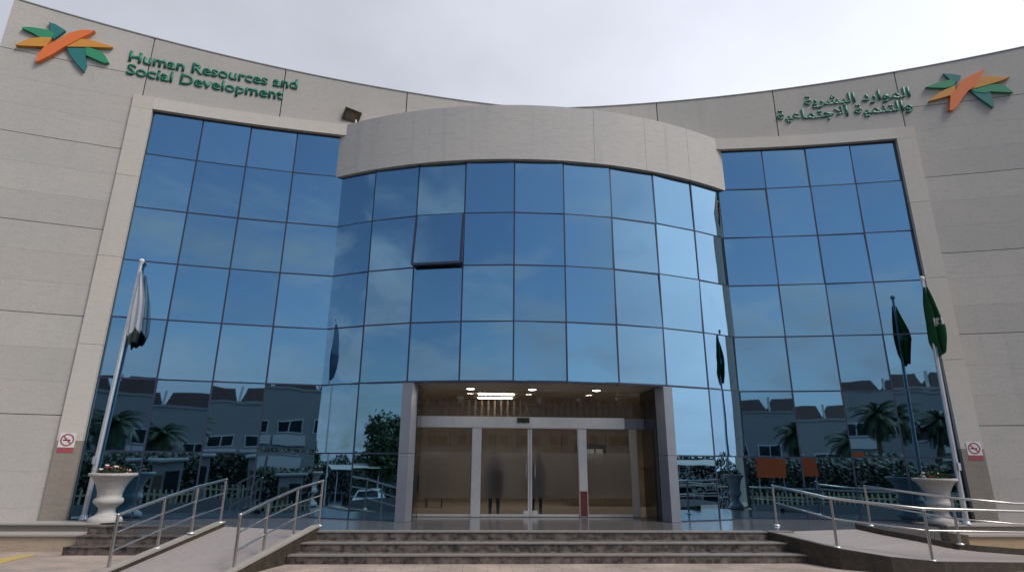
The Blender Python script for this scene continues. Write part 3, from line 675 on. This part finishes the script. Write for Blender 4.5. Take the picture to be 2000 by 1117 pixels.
def flowers(x, y, z, label, reds, whites, seed):
    rnd = random.Random(seed); root = thing('flowering_plant', (x, y, z), label, 'plant')
    mb = MB()
    for i in range(170):
        a, r = rnd.random()*2*PI, .33*math.sqrt(rnd.random()); h = rnd.random()*.22*(1.1-r*2)+.02
        p = Vector((x+r*C_(a), y+r*S(a), z+h)); d = Vector((rnd.gauss(0, 1), rnd.gauss(0, 1), rnd.gauss(.6, .6))).normalized(); e = d.cross(Vector((rnd.random(), rnd.random(), rnd.random()))).normalized()*.022
        mb.add([p-e, p+d*.04-e*.2+e, p+d*.09, p+d*.04-e*1.4], [(0, 1, 2, 3)])
    for i in range(14):
        a, r = rnd.random()*2*PI, .2*math.sqrt(rnd.random()); mb.tube([(x+r*C_(a)*.6, y+r*S(a)*.6, z-.02), (x+r*C_(a), y+r*S(a), z+.2)], .006, 5)
    mb.build('foliage', 'foliage', root, False)
    for cnt, mt in ((reds, 'petalred'), (whites, 'petalwhite')):
        mb = MB()
        for i in range(cnt):
            a, r = rnd.random()*2*PI, .30*math.sqrt(rnd.random()); q = (x+r*C_(a), y+r*S(a), z+.05+rnd.random()*.17)
            for k in range(5):
                b = 2*PI*k/5; mb.ball((q[0]+.022*C_(b), q[1]+.022*S(b), q[2]+.01*S(b*2)), (.022, .022, .012), 0, 6)
        tag(mb.build('blossoms', mt, root), '%s blossoms' % ('red' if mt == 'petalred' else 'white'))
flowers(-8.96, 13.36, 1.33, 'low plant with many red flowers in the left urn planter', 16, 8, 3)
flowers(8.90, 13.36, 1.33, 'low sparse plant with a few pale flowers in the right urn planter', 6, 9, 5)

def flagpole(base, top, label):
    root = thing('flagpole', base, label, 'flagpole')
    mb = MB(); b, t = Vector(base), Vector(top)
    mb.tube([b, b+(t-b)*.5, t], [.055, .045, .03], 14); mb.build('pole', 'galv', root)
    mb = MB(); mb.ball((t.x, t.y, t.z+.05), .06, 0, 14); mb.tube([(t.x, t.y, t.z-.01), (t.x, t.y, t.z+.02)], .045, 12); mb.build('finial', 'white', root)
    mb = MB(); mb.lathe([(0, .095), (.03, .095), (.05, .075), (.10, .065)], 18, 0, base); mb.build('base_plate', 'galv', root)
    mb = MB(); d = (t-b).normalized(); p = b+d*1.2
    mb.box(p.x-.03, p.x+.03, p.y-.10, p.y-.045, p.z-.08, p.z+.08); mb.tube([p+Vector((0, -.075, 0)), p+d*2.5+Vector((0, -.06, 0)), t+Vector((0, -.05, 0))], .007, 5); mb.build('halyard', 'galv', root)
    return root
PL0, PL1 = (-9.63, 13.77, .452), (-9.49, 13.77, 6.15)
PR0, PR1 = (9.20, 13.06, .452), (9.32, 13.06, 5.98)
flagpole(PL0, PL1, 'tall metal flagpole carrying the white flag beside the left urn')
flagpole(PR0, PR1, 'tall metal flagpole carrying the green flag beside the right urn')
def flag(name, label, top, rows, folds, mats, pick, seed):
    """limp cloth hanging down the pole. rows: (dz, inner x, outer x, fold depth)"""
    rnd = random.Random(seed); nu, nv = 44, 40; mb = MB(); vs = []
    def interp(v):
        f = v*(len(rows)-1); i = min(int(f), len(rows)-2); t = f-i
        return [rows[i][k]*(1-t)+rows[i+1][k]*t for k in range(4)]
    for j in range(nv+1):
        v = j/nv; dz, xa, xb, dp = interp(v)
        for i in range(nu+1):
            u = i/nu
            ph = u*folds*2*PI
            x = xa+(xb-xa)*(u+.10*S(ph*.5+v*2)*u*(1-u)*2); y = dp*S(ph+v*1.3)*(.35+.65*u)+.02*S(9*v+5*u)
            sag = .05*(S(ph*.5+1.1)**2)*v*v - .12*u*v
            vs.append((top[0]+x, top[1]-.05+y, top[2]+dz-sag))
    fs = [(j*(nu+1)+i, j*(nu+1)+i+1, (j+1)*(nu+1)+i+1, (j+1)*(nu+1)+i) for j in range(nv) for i in range(nu)]
    mb.add(vs, fs, 0, True)
    k = 0
    for j in range(nv):
        for i in range(nu): mb.m[k] = pick((i+.5)/nu, (j+.5)/nv); k += 1
    o = mb.build(name, mats, None, False)
    return tag(o, label, 'flag')
flag('white_flag', 'limp white flag with a dark lower hem hanging on the left flagpole', (-9.49, 13.76, 5.94),
     [(0, .03, .09, .02), (-.35, .02, .18, .03), (-.75, .0, .28, .04), (-1.15, -.02, .34, .045), (-1.5, .0, .36, .045), (-1.78, .05, .30, .04)], 2.6, ['flagwhite', 'flagdark'],
     lambda u, v: 1 if v > .80+.05*S(u*9) else 0, 2)
flag('green_flag', 'limp green flag with a white marking hanging on the right flagpole', (9.32, 13.06, 5.80),
     [(0, -.05, .05, .03), (-.40, -.11, .13, .13), (-.75, -.14, .22, .20), (-1.0, -.14, .26, .24), (-1.32, -.12, .20, .24), (-1.68, -.02, .14, .14)], 2.4, ['flaggreen', 'white'],
     lambda u, v: 1 if (.45 < v < .60 and .22 < u < .80 and S(u*70+v*20) > -.35) else 0, 4)

flagpole((-13.75, 10.6, 0), (-13.72, 10.6, 7.35), 'flagpole with the blue flag mirrored at the left edge of the glass bay')
flag('blue_flag', 'limp blue flag mirrored at the left edge of the glass bay', (-13.72, 10.6, 7.2),
     [(0, .03, .12, .05), (-.5, .02, .34, .22), (-1.0, .0, .55, .34), (-1.4, .02, .66, .38), (-1.9, .04, .52, .34), (-2.3, .06, .30, .2)], 2.4, ['flagblue'], lambda u, v: 0, 6)

# ------------------------------------------------------------------ people behind the frosted doors
def person(x, y, label, top_mat, face, leg_mat='cloth_dark'):
    J = {}; V = []; E = []; Rr = []
    def add(p, r, par=None):
        V.append(p); Rr.append(r)
        if par is not None: E.append((par, len(V)-1))
        return len(V)-1
    f = Vector((0, face, 0))
    pel = add((0, 0, .95), (.155, .11)); sp = add((0, .01*face, 1.15), (.14, .105), pel); ch = add((0, .0, 1.36), (.175, .12), sp); nk = add((0, 0, 1.50), (.06, .06), ch)
    jaw = add((0, .02*face, 1.56), (.065, .075), nk); hd = add((0, .015*face, 1.65), (.078, .098), jaw); tp = add((0, .0, 1.73), (.055, .07), hd)
    add((0, .115*face, 1.625), (.014, .014), hd)
    for s in (-1, 1):
        add((s*.082, 0, 1.635), (.012, .02), hd)
        hip = add((s*.10, 0, .86), (.095, .10), pel); kn = add((s*.11, .02*face, .48), (.062, .066), hip); an = add((s*.115, -.01*face, .09), (.042, .045), kn); to = add((s*.125, .15*face, .035), (.045, .03), an)
        sh = add((s*.19, 0, 1.40), (.062, .062), ch); el = add((s*.235, -.02*face, 1.12), (.043, .043), sh); wr = add((s*.225, .08*face, .88), (.028, .03), el); ha = add((s*.22, .11*face, .80), (.036, .02), wr)
        for k in range(4):
            b = add((s*.22-.024+.016*k, .125*face, .745), (.009, .009), ha); add((s*.22-.024+.016*k, .12*face, .70+.006*abs(k-1.5)), (.008, .008), b)
        t = add((s*.19, .14*face, .775), (.010, .010), ha); add((s*.185, .15*face, .745), (.008, .008), t)
    me = bpy.data.meshes.new('person'); me.from_pydata(V, E, [])
    o = bpy.data.objects.new('person', me); COL.objects.link(o)
    md = o.modifiers.new('skin', 'SKIN'); sv = me.skin_vertices[0].data
    for i, r in enumerate(Rr): sv[i].radius = r
    sv[0].use_root = True
    o.modifiers.new('sub', 'SUBSURF').levels = 2; o.modifiers['sub'].render_levels = 2
    dg = bpy.context.evaluated_depsgraph_get(); ev = o.evaluated_get(dg); nm = bpy.data.meshes.new_from_object(ev)
    bpy.data.objects.remove(o)
    o = bpy.data.objects.new('person', nm); COL.objects.link(o); o.location = (x, y, Z0+.003); o.scale = (.84, .84, .84)
    nm.materials.clear()
    for k in (top_mat, leg_mat, 'skin', 'black'): nm.materials.append(M[k])
    for p in nm.polygons:
        z = p.center.z; xx = abs(p.center.x); p.use_smooth = True
        p.material_index = 3 if z < .09 else 1 if z < .95 and xx < .20 else 2 if (z > 1.50 or z < .88) else 0
    tag(o, label, 'person')
    mb = MB(); mb.ball((0, -.02*face, 1.705), (.098, .112, .085), 0, 16); h = mb.build('hair', 'hair'); h.parent = o
    return o
person(-.96, 15.23, 'person in dark clothes standing behind the frosted left glass door', 'cloth_dark', -1)
person(.08, 15.22, 'person in a red top and dark trousers standing behind the frosted door gap', 'cloth_red', -1)

# ------------------------------------------------------------------ the street opposite (seen mirrored in the glass)
ob = thing('opposite_building', (3, -37, -1.5), 'grey two storey building with dark red roofs mirrored in the lower glass panes', 'building')
YO = -35.0
mb = MB(); mb.box(-26, 34, YO-12, YO, -1.7, 7.75); mb.build('wall', 'bldg', ob)
mb = MB(); mb.box(-26.1, 34.1, YO-.15, YO+.10, 7.752, 7.98); mb.build('parapet', 'bldg', ob)
for k, x in enumerate((-23.0, -18.6, -14.2, -9.8, -5.4, -1.0, 3.4, 7.8, 12.2, 16.6, 21.0, 25.4)):
    mb = MB(); w = 2.05
    mb.add([(x-w, YO-.3, 8.0), (x+w, YO-.3, 8.0), (x+w, YO-5, 8.0), (x-w, YO-5, 8.0), (x-w*.8, YO-1.6, 9.45), (x+w*.8, YO-1.6, 9.45)], [(0, 1, 5, 4), (1, 2, 5), (2, 3, 4, 5), (3, 0, 4), (3, 2, 1, 0)])
    mb.build('roof', 'rooftile', ob)
    mb = MB(); mb.box(x-2.28, x-2.08, YO-.4, YO-.2, 7.985, 9.45); mb.build('roof_post', 'pale', ob)
for k in range(18):
    x = -25.0+k*3.25
    mb = MB(); mb.box(x-1.15, x+1.15, YO+.005, YO+.09, 3.5, 4.75); w = mb.build('window', 'pale', ob)
    mb = MB(); mb.box(x-1.05, x-.05, YO+.092, YO+.10, 3.6, 4.65); mb.box(x+.05, x+1.05, YO+.092, YO+.10, 3.6, 4.65); mb.build('pane', 'window', w)
    if k % 3 != 1:
        mb = MB(); mb.box(x-1.5, x+1.5, YO+.004, YO+.25, 2.3, 3.3); mb.build('spandrel_panel', 'pale', ob)
    mb = MB(); mb.box(x-.5, x+.5, YO+.006, YO+.06, -1.5, 1.0); mb.build('door', 'window', ob)
def kiosk(x, y, label):
    r = thing('guard_kiosk', (x, y, g_z(x, y)), label, 'kiosk')
    mb = MB(); mb.box(x-.7, x+.7, y-.7, y+.7, -1.7, 1.45); mb.build('wall', 'bldg', r)
    mb = MB(); mb.bbox(x-.95, x+.95, y-.95, y+.95, 1.452, 1.62, .05); mb.build('roof', 'pale', r)
    mb = MB(); mb.box(x-.05, x+.58, y+.702, y+.73, -.1, 1.0); mb.build('window', 'window', r)
    mb = MB(); mb.box(x-.60, x-.15, y+.702, y+.73, -1.3, .8); mb.build('door', 'trunk', r)
kiosk(-8.6, -8.7, 'small grey guard kiosk with a dark window mirrored in the left wing')
kiosk(-5.2, -8.8, 'farther grey guard kiosk mirrored near the left end of the bay')
def palm(x, y, h, r, seed, label):
    rnd = random.Random(seed); root = thing('palm_tree', (x, y, -1.5), label, 'palm', 'palms across the street')
    mb = MB(); ps = [(x+.15*S(k*.5), y, -1.6+(h+1.6)*k/14) for k in range(15)]
    mb.tube(ps, [.24-.006*k+.02*(k % 2) for k in range(15)], 10); mb.build('trunk', 'trunk', root)
    mb = MB(); c = Vector(ps[-1])
    for i in range(46):
        az = i*2.399+rnd.random()*.3; el = 1.25-1.9*((i+.5)/46)+rnd.gauss(0, .08); L = r*(1.0+.25*rnd.random())
        d = Vector((C_(az), S(az), 0)); pts = []; p = c.copy(); e = el; m = 9
        for k in range(m+1): pts.append(p.copy()); p = p+(d*C_(e)+Vector((0, 0, S(e))))*(L/m); e -= .16
        sdv = Vector((-S(az), C_(az), 0))
        for k in range(m):
            a, b = pts[k], pts[k+1]
            for q in range(3):
                t = a+(b-a)*q/3; ll = .42*L*.55*(S(PI*(k+q/3+1.2)/(m+2.2)))+.05
                for s in (-1, 1):
                    tip = t+sdv*s*ll*.8+(b-a).normalized()*ll*.55-Vector((0, 0, ll*.35)); w = (b-a)*.17
                    mb.add([t-w, t+w, tip], [(0, 1, 2)])
        mb.tube(pts, [.03*(1-k/(m+2)) for k in range(m+1)], 4)
    mb.build('crown', 'frond', root, False)
palm(-10.9, -20, 4.3, 1.9, 11, 'tall date palm mirrored at the outer edge of the left wing')
palm(-13.2, -24, 4.0, 2.0, 12, 'farther date palm mirrored behind the left flagpole')
palm(13.6, -20, 4.6, 1.8, 13, 'date palm mirrored in the third column of the right wing')
palm(16.4, -21, 4.4, 1.9, 14, 'date palm mirrored behind the right flagpole')
def tree(x, y, h, r, seed, label, nleaf=4200):
    rnd = random.Random(seed); root = thing('broadleaf_tree', (x, y, g_z(x, y)), label, 'tree', 'trees round the parking')
    mb = MB(); mb.tube([(x, y, -1.6), (x+.05, y, -1+h*.3), (x, y+.1, -1+h*.55)], [.22, .17, .1], 9)
    lobes = []
    for i in range(11):
        a = rnd.random()*2*PI; q = Vector((x+C_(a)*r*.6*rnd.random(), y+S(a)*r*.6*rnd.random(), -1+h*(.42+.48*rnd.random()))); lobes.append((q, r*(.3+.22*rnd.random())))
        mb.tube([(x, y, -1+h*.35), (Vector((x, y, -1+h*.4))+q)/2, q], [.09, .06, .025], 6)
    mb.build('trunk', 'trunk', root)
    mb = MB()
    for i in range(nleaf):
        q, rr_ = lobes[rnd.randrange(11)]; d = Vector((rnd.gauss(0, 1), rnd.gauss(0, 1), rnd.gauss(0, .8))).normalized()
        p = q+d*rr_*(.55+.5*rnd.random()); u = Vector((rnd.gauss(0, 1), rnd.gauss(0, 1), rnd.gauss(0, 1))).normalized(); w = u.cross(d).normalized()
        s_ = .13+.08*rnd.random(); mb.add([p-u*s_, p+w*s_*.5, p+u*s_, p-w*s_*.5], [(0, 1, 2, 3)])
    mb.build('crown', 'foliage', root, False)
tree(-24.5, -5.5, 5.4, 2.5, 21, 'dense dark tree mirrored in the left panes of the bay')
tree(-30, 6.5, 4.6, 2.4, 22, 'low round tree mirrored at the left edge of the bay')
tree(27.5, -8.5, 4.6, 2.3, 23, 'round tree mirrored in the right panes of the bay')
tree(-17, -28, 5.2, 2.5, 24, 'broad tree in front of the grey building opposite')
tree(22, -27, 5.0, 2.4, 25, 'broad tree before the right part of the grey building opposite')
def palisade(x0, x1, y, label):
    r = thing('palisade_fence', ((x0+x1)/2, y, g_z((x0+x1)/2, y)), label, 'fence'); n = int((x1-x0)/.26)
    mb = MB()
    for i in range(n): xx = x0+(x1-x0)*i/n; mb.hexa([(xx, y-.03, -1.6), (xx+.12, y-.03, -1.6), (xx+.12, y+.03, -1.6), (xx, y+.03, -1.6), (xx+.02, y-.02, .06), (xx+.10, y-.02, .06), (xx+.10, y+.02, .06), (xx+.02, y+.02, .06)])
    tag(mb.build('pickets', 'fence', r), kind=None)
    mb = MB()
    for z in (-1.2, -.22): mb.box(x0, x1, y-.07, y-.032, z, z+.08)
    mb.build('rail', 'fence', r)
palisade(5.0, 20, -7.6, 'cream picket fence mirrored low in the right wing')
palisade(-17, -3.0, -7.6, 'cream picket fence mirrored low in the left wing')
for x0, x1, y, lb in ((-18, -2, -10.2, 'tall dark hedge behind the left picket fence'), (4.5, 21, -10.2, 'tall dark hedge behind the right picket fence')):
    rnd = random.Random(int(x0)); mb = MB()
    for i in range(11000):
        p = Vector((x0+(x1-x0)*rnd.random(), y+rnd.gauss(0, .45), -1.5+3.4*rnd.random()**.7)); u = Vector((rnd.gauss(0, 1), rnd.gauss(0, 1), rnd.gauss(0, 1))).normalized(); w = u.cross(Vector((.3, .5, .8))).normalized(); s_ = .14
        mb.add([p-u*s_, p+w*s_*.6, p+u*s_, p-w*s_*.6], [(0, 1, 2, 3)])
    tag(mb.build('hedge', 'hedge', None, False), lb, 'hedge')
for sx, lb in ((-1, 'tall dark hedge behind the cars on the left side of the parking'), (1, 'tall dark hedge behind the cars on the right side of the parking')):
    rnd = random.Random(40+sx); mb = MB()
    for i in range(12000):
        p = Vector((sx*30+rnd.gauss(0, .5), -20+36*rnd.random(), -1.5+3.5*rnd.random()**.7)); p.z += .25*S(p.y*1.3)
        u = Vector((rnd.gauss(0, 1), rnd.gauss(0, 1), rnd.gauss(0, 1))).normalized(); w = u.cross(Vector((.3, .5, .8))).normalized(); s_ = .16
        mb.add([p-u*s_, p+w*s_*.6, p+u*s_, p-w*s_*.6], [(0, 1, 2, 3)])
    tag(mb.build('hedge', 'hedge', None, False), lb, 'hedge')
hb_ = thing('hoarding_board', (10.15, -9, -1.5), 'bright orange hoarding board mirrored low in the right wing', 'board')
mb = MB(); mb.bbox(9.3, 11.0, -9.05, -8.98, .85, 1.95, .01); mb.build('board', 'signorange', hb_)
mb = MB(); mb.tube([(9.45, -9.1, -1.6), (9.45, -9.1, 1.9)], .04); mb.tube([(10.85, -9.1, -1.6), (10.85, -9.1, 1.9)], .04); mb.build('support', 'galv', hb_)
def car_protos():
    prof = [(-2.2, .35), (-2.22, .62), (-2.05, .86), (-1.75, .92), (-1.25, 1.38), (-.5, 1.47), (.45, 1.42), (1.05, .98), (1.75, .88), (2.12, .72), (2.2, .38)]
    mb = MB(); n = len(prof); vs = []
    for s, w in ((-1, 1), (1, 1)):
        for y, z in prof: vs.append((s*(.86 if z < 1.0 else .66+.12*(1.5-z)), y, z))
    mb.add(vs, [tuple(range(n)), tuple(range(2*n-1, n-1, -1))]+[(i, (i+1) % n, n+(i+1) % n, n+i) for i in range(n)])
    return mb
def car(x, y, rz, mt, label):
    z = g_z(x, y); r = thing('parked_car', (x, y, z), label, 'car', 'cars parked beside the plaza')
    def P(mb, nm, m_, par):
        ca, sa = C_(rz), S(rz); mb.v = [(x+v[0]*ca-v[1]*sa, y+v[0]*sa+v[1]*ca, z+v[2]) for v in mb.v]; return mb.build(nm, m_, par)
    b = P(car_protos(), 'body', mt, r)
    for s in (-1, 1):
        mb = MB(); mb.hexa([(s*.70, -1.2, 1.0), (s*.70, .95, 1.0), (s*.82, .95, 1.0), (s*.82, -1.2, 1.0), (s*.66, -.95, 1.36), (s*.66, .5, 1.36), (s*.715, .5, 1.36), (s*.715, -.95, 1.36)]); P(mb, 'side_window', 'window', r)
        for wy in (-1.35, 1.35):
            mb = MB(); mb.tube([(s*.70, wy, .32), (s*.88, wy, .32)], .32, 18); w = P(mb, 'wheel', 'tyre', r)
            mb = MB(); mb.tube([(s*.86, wy, .32), (s*.89, wy, .32)], .19, 14); P(mb, 'rim', 'galv', w)
        mb = MB(); mb.box(s*.45-.18, s*.45+.18, 2.12, 2.19, .60, .74); P(mb, 'headlight', 'white', r)
    mb = MB(); mb.hexa([(-.66, .70, 1.27), (.66, .70, 1.27), (.60, .52, 1.38), (-.60, .52, 1.38), (-.74, 1.06, 1.0), (.74, 1.06, 1.0), (.74, 1.0, 1.02), (-.74, 1.0, 1.02)]); P(mb, 'windscreen', 'window', r)
car(-27, 3.0, D(-60), 'carblue', 'pale blue grey car mirrored at the left edge of the bay')
car(-23.5, -4.0, D(-40), 'carwhite', 'white car mirrored beside the left portal jamb')
car(-25.5, -.5, D(-50), 'carblack', 'black car between the white car and the pale blue grey car')
car(24.6, 2.6, D(60), 'carblack', 'black car parked at the front under the right carport')
car(25.2, -.4, D(60), 'carred', 'dark red car parked in the middle under the right carport')
car(25.8, -3.4, D(60), 'carblue', 'grey car parked last under the right carport')
def carport(x, y, rz, label):
    z = g_z(x, y); r = thing('carport', (x, y, z), label, 'carport'); ca, sa = C_(rz), S(rz)
    T = lambda v: (x+v[0]*ca-v[1]*sa, y+v[0]*sa+v[1]*ca, z+v[2])
    for px in (-4.5, 0, 4.5):
        mb = MB(); mb.tube([T((px, 2, -.1)), T((px, 2, 2.7))], .06, 8); mb.tube([T((px, 2, 2.6)), T((px, 0, 3.05)), T((px, -2.6, 2.9))], .045, 8); mb.build('post', 'galv', r)
    mb = MB()
    for i in range(6):
        x0, x1 = -5.4+i*1.8, -3.6+i*1.8
        for k in range(6):
            y0, y1 = 2.4-k*.85, 2.4-(k+1)*.85; hz = lambda yy: 2.75+.32*C_((yy+.2)*.55)
            mb.hexa([T((x0, y0, hz(y0))), T((x1, y0, hz(y0))), T((x1, y1, hz(y1))), T((x0, y1, hz(y1))), T((x0, y0, hz(y0)+.02)), T((x1, y0, hz(y0)+.02)), T((x1, y1, hz(y1)+.02)), T((x0, y1, hz(y1)+.02))])
    mb.build('canopy', 'shade', r)
carport(25.3, -.6, D(80), 'pale fabric carport mirrored in the right panes of the bay')
carport(-26.2, -.6, D(-80), 'pale fabric carport mirrored in the left panes of the bay')

# ------------------------------------------------------------------ sky, sun, camera
SUN_AZ, SUN_EL = 128.0, 52.0        # degrees clockwise from +Y, elevation
w = bpy.data.worlds.new('World'); scene.world = w; w.use_nodes = True
nt = w.node_tree; N, Lk = nt.nodes, nt.links
bg = N['Background']; bg.inputs['Strength'].default_value = .1
sky = N.new('ShaderNodeTexSky'); sky.sky_type = 'NISHITA'; sky.sun_disc = False
sky.sun_elevation = D(SUN_EL); sky.sun_rotation = D(SUN_AZ); sky.air_density = 1.0; sky.dust_density = 1.5; sky.ozone_density = 1.5
tc = N.new('ShaderNodeTexCoord'); sep = N.new('ShaderNodeSeparateXYZ'); Lk.new(tc.outputs['Generated'], sep.inputs[0])
def math_(op, a, b=None, cl=False):
    m = N.new('ShaderNodeMath'); m.operation = op; m.use_clamp = cl
    for i, v in enumerate((a, b)):
        if v is None: continue
        if isinstance(v, (int, float)): m.inputs[i].default_value = v
        else: Lk.new(v, m.inputs[i])
    return m.outputs[0]
# cloud layer: projected onto a plane overhead so that clouds flatten towards the horizon
zc = math_('ADD', math_('MAXIMUM', sep.outputs['Z'], 0.0), .22)
cx_ = math_('DIVIDE', sep.outputs['X'], zc); cy_ = math_('DIVIDE', sep.outputs['Y'], zc)
cmb = N.new('ShaderNodeCombineXYZ'); Lk.new(cx_, cmb.inputs[0]); Lk.new(cy_, cmb.inputs[1])
nz = N.new('ShaderNodeTexNoise'); nz.inputs['Scale'].default_value = 1.9; nz.inputs['Detail'].default_value = 9; nz.inputs['Roughness'].default_value = .58; nz.inputs['Distortion'].default_value = .35
Lk.new(cmb.outputs[0], nz.inputs['Vector'])
front = N.new('ShaderNodeMapRange'); front.inputs[1].default_value = -.15; front.inputs[2].default_value = .35; front.inputs[3].default_value = 0; front.inputs[4].default_value = .42; Lk.new(sep.outputs['Y'], front.inputs[0])
right = N.new('ShaderNodeMapRange'); right.inputs[1].default_value = .35; right.inputs[2].default_value = .95; right.inputs[3].default_value = 0; right.inputs[4].default_value = .30; Lk.new(sep.outputs['X'], right.inputs[0])
low = N.new('ShaderNodeMapRange'); low.inputs[1].default_value = .0; low.inputs[2].default_value = .26; low.inputs[3].default_value = .16; low.inputs[4].default_value = 0; Lk.new(sep.outputs['Z'], low.inputs[0])
cov = math_('ADD', math_('ADD', math_('ADD', nz.outputs['Fac'], low.outputs[0]), front.outputs[0]), right.outputs[0])
msk = N.new('ShaderNodeMapRange'); msk.interpolation_type = 'SMOOTHSTEP'; msk.inputs[1].default_value = .45; msk.inputs[2].default_value = .68; msk.inputs[3].default_value = .04; msk.inputs[4].default_value = .96; Lk.new(cov, msk.inputs[0])
glow = N.new('ShaderNodeVectorMath'); glow.operation = 'DOT_PRODUCT'; Lk.new(tc.outputs['Generated'], glow.inputs[0]); glow.inputs[1].default_value = Vector((.62, .62, .48)).normalized()
gp = math_('POWER', math_('MAXIMUM', glow.outputs['Value'], 0.0), 5.0)
nz2 = N.new('ShaderNodeTexNoise'); nz2.inputs['Scale'].default_value = 2.2; nz2.inputs['Detail'].default_value = 6; Lk.new(cmb.outputs[0], nz2.inputs['Vector'])
glow2 = N.new('ShaderNodeVectorMath'); glow2.operation = 'DOT_PRODUCT'; Lk.new(tc.outputs['Generated'], glow2.inputs[0]); glow2.inputs[1].default_value = Vector((.90, -.30, .34)).normalized()
gp2 = math_('POWER', math_('MAXIMUM', glow2.outputs['Value'], 0.0), 7.0)
cb = math_('ADD', math_('ADD', math_('ADD', 3.4, math_('MULTIPLY', nz2.outputs['Fac'], 3.4)), math_('MULTIPLY', gp, 3.8)), math_('MULTIPLY', gp2, 7.0))
ccol = N.new('ShaderNodeVectorMath'); ccol.operation = 'SCALE'; ccol.inputs[0].default_value = (.93, .965, 1.09); Lk.new(cb, ccol.inputs['Scale'])
mx = N.new('ShaderNodeMix'); mx.data_type = 'RGBA'; Lk.new(msk.outputs[0], mx.inputs['Factor']); Lk.new(sky.outputs[0], mx.inputs[6]); Lk.new(ccol.outputs[0], mx.inputs[7])
Lk.new(mx.outputs[2], bg.inputs['Color'])

sl = bpy.data.lights.new('sun', 'SUN'); sl.energy = 1.9; sl.angle = D(22); sl.color = (1, .95, .88)
so = bpy.data.objects.new('sun', sl); COL.objects.link(so)
sd_ = Vector((S(D(SUN_AZ))*C_(D(SUN_EL)), C_(D(SUN_AZ))*C_(D(SUN_EL)), S(D(SUN_EL))))
so.rotation_euler = sd_.to_track_quat('Z', 'Y').to_euler(); so.location = sd_*60

cam = bpy.data.cameras.new('camera'); co = bpy.data.objects.new('camera', cam); COL.objects.link(co)
cam.sensor_width = 36; cam.lens = 36*1149.83/2000; cam.clip_start = .05; cam.clip_end = 3000
pi_, ro, ya = .2937725, -.0073745, .0579926
fw = Vector((S(ya)*C_(pi_), C_(ya)*C_(pi_), S(pi_))); r0 = Vector((C_(ya), -S(ya), 0)); u0 = r0.cross(fw)
r2 = r0*C_(ro)-u0*S(ro); u2 = r0*S(ro)+u0*C_(ro)
mw = Matrix((r2, u2, -fw)).transposed().to_4x4(); mw.translation = (-1.44538, 0, 1.63); co.matrix_world = mw
scene.camera = co
vs = scene.view_settings; vs.view_transform = 'Standard'; vs.look = 'None'; vs.exposure = .27; vs.gamma = 1; vs.use_curve_mapping = False
scene.cycles.max_bounces = 8; scene.cycles.use_denoising = True
scene.cycles.sample_clamp_indirect = 6
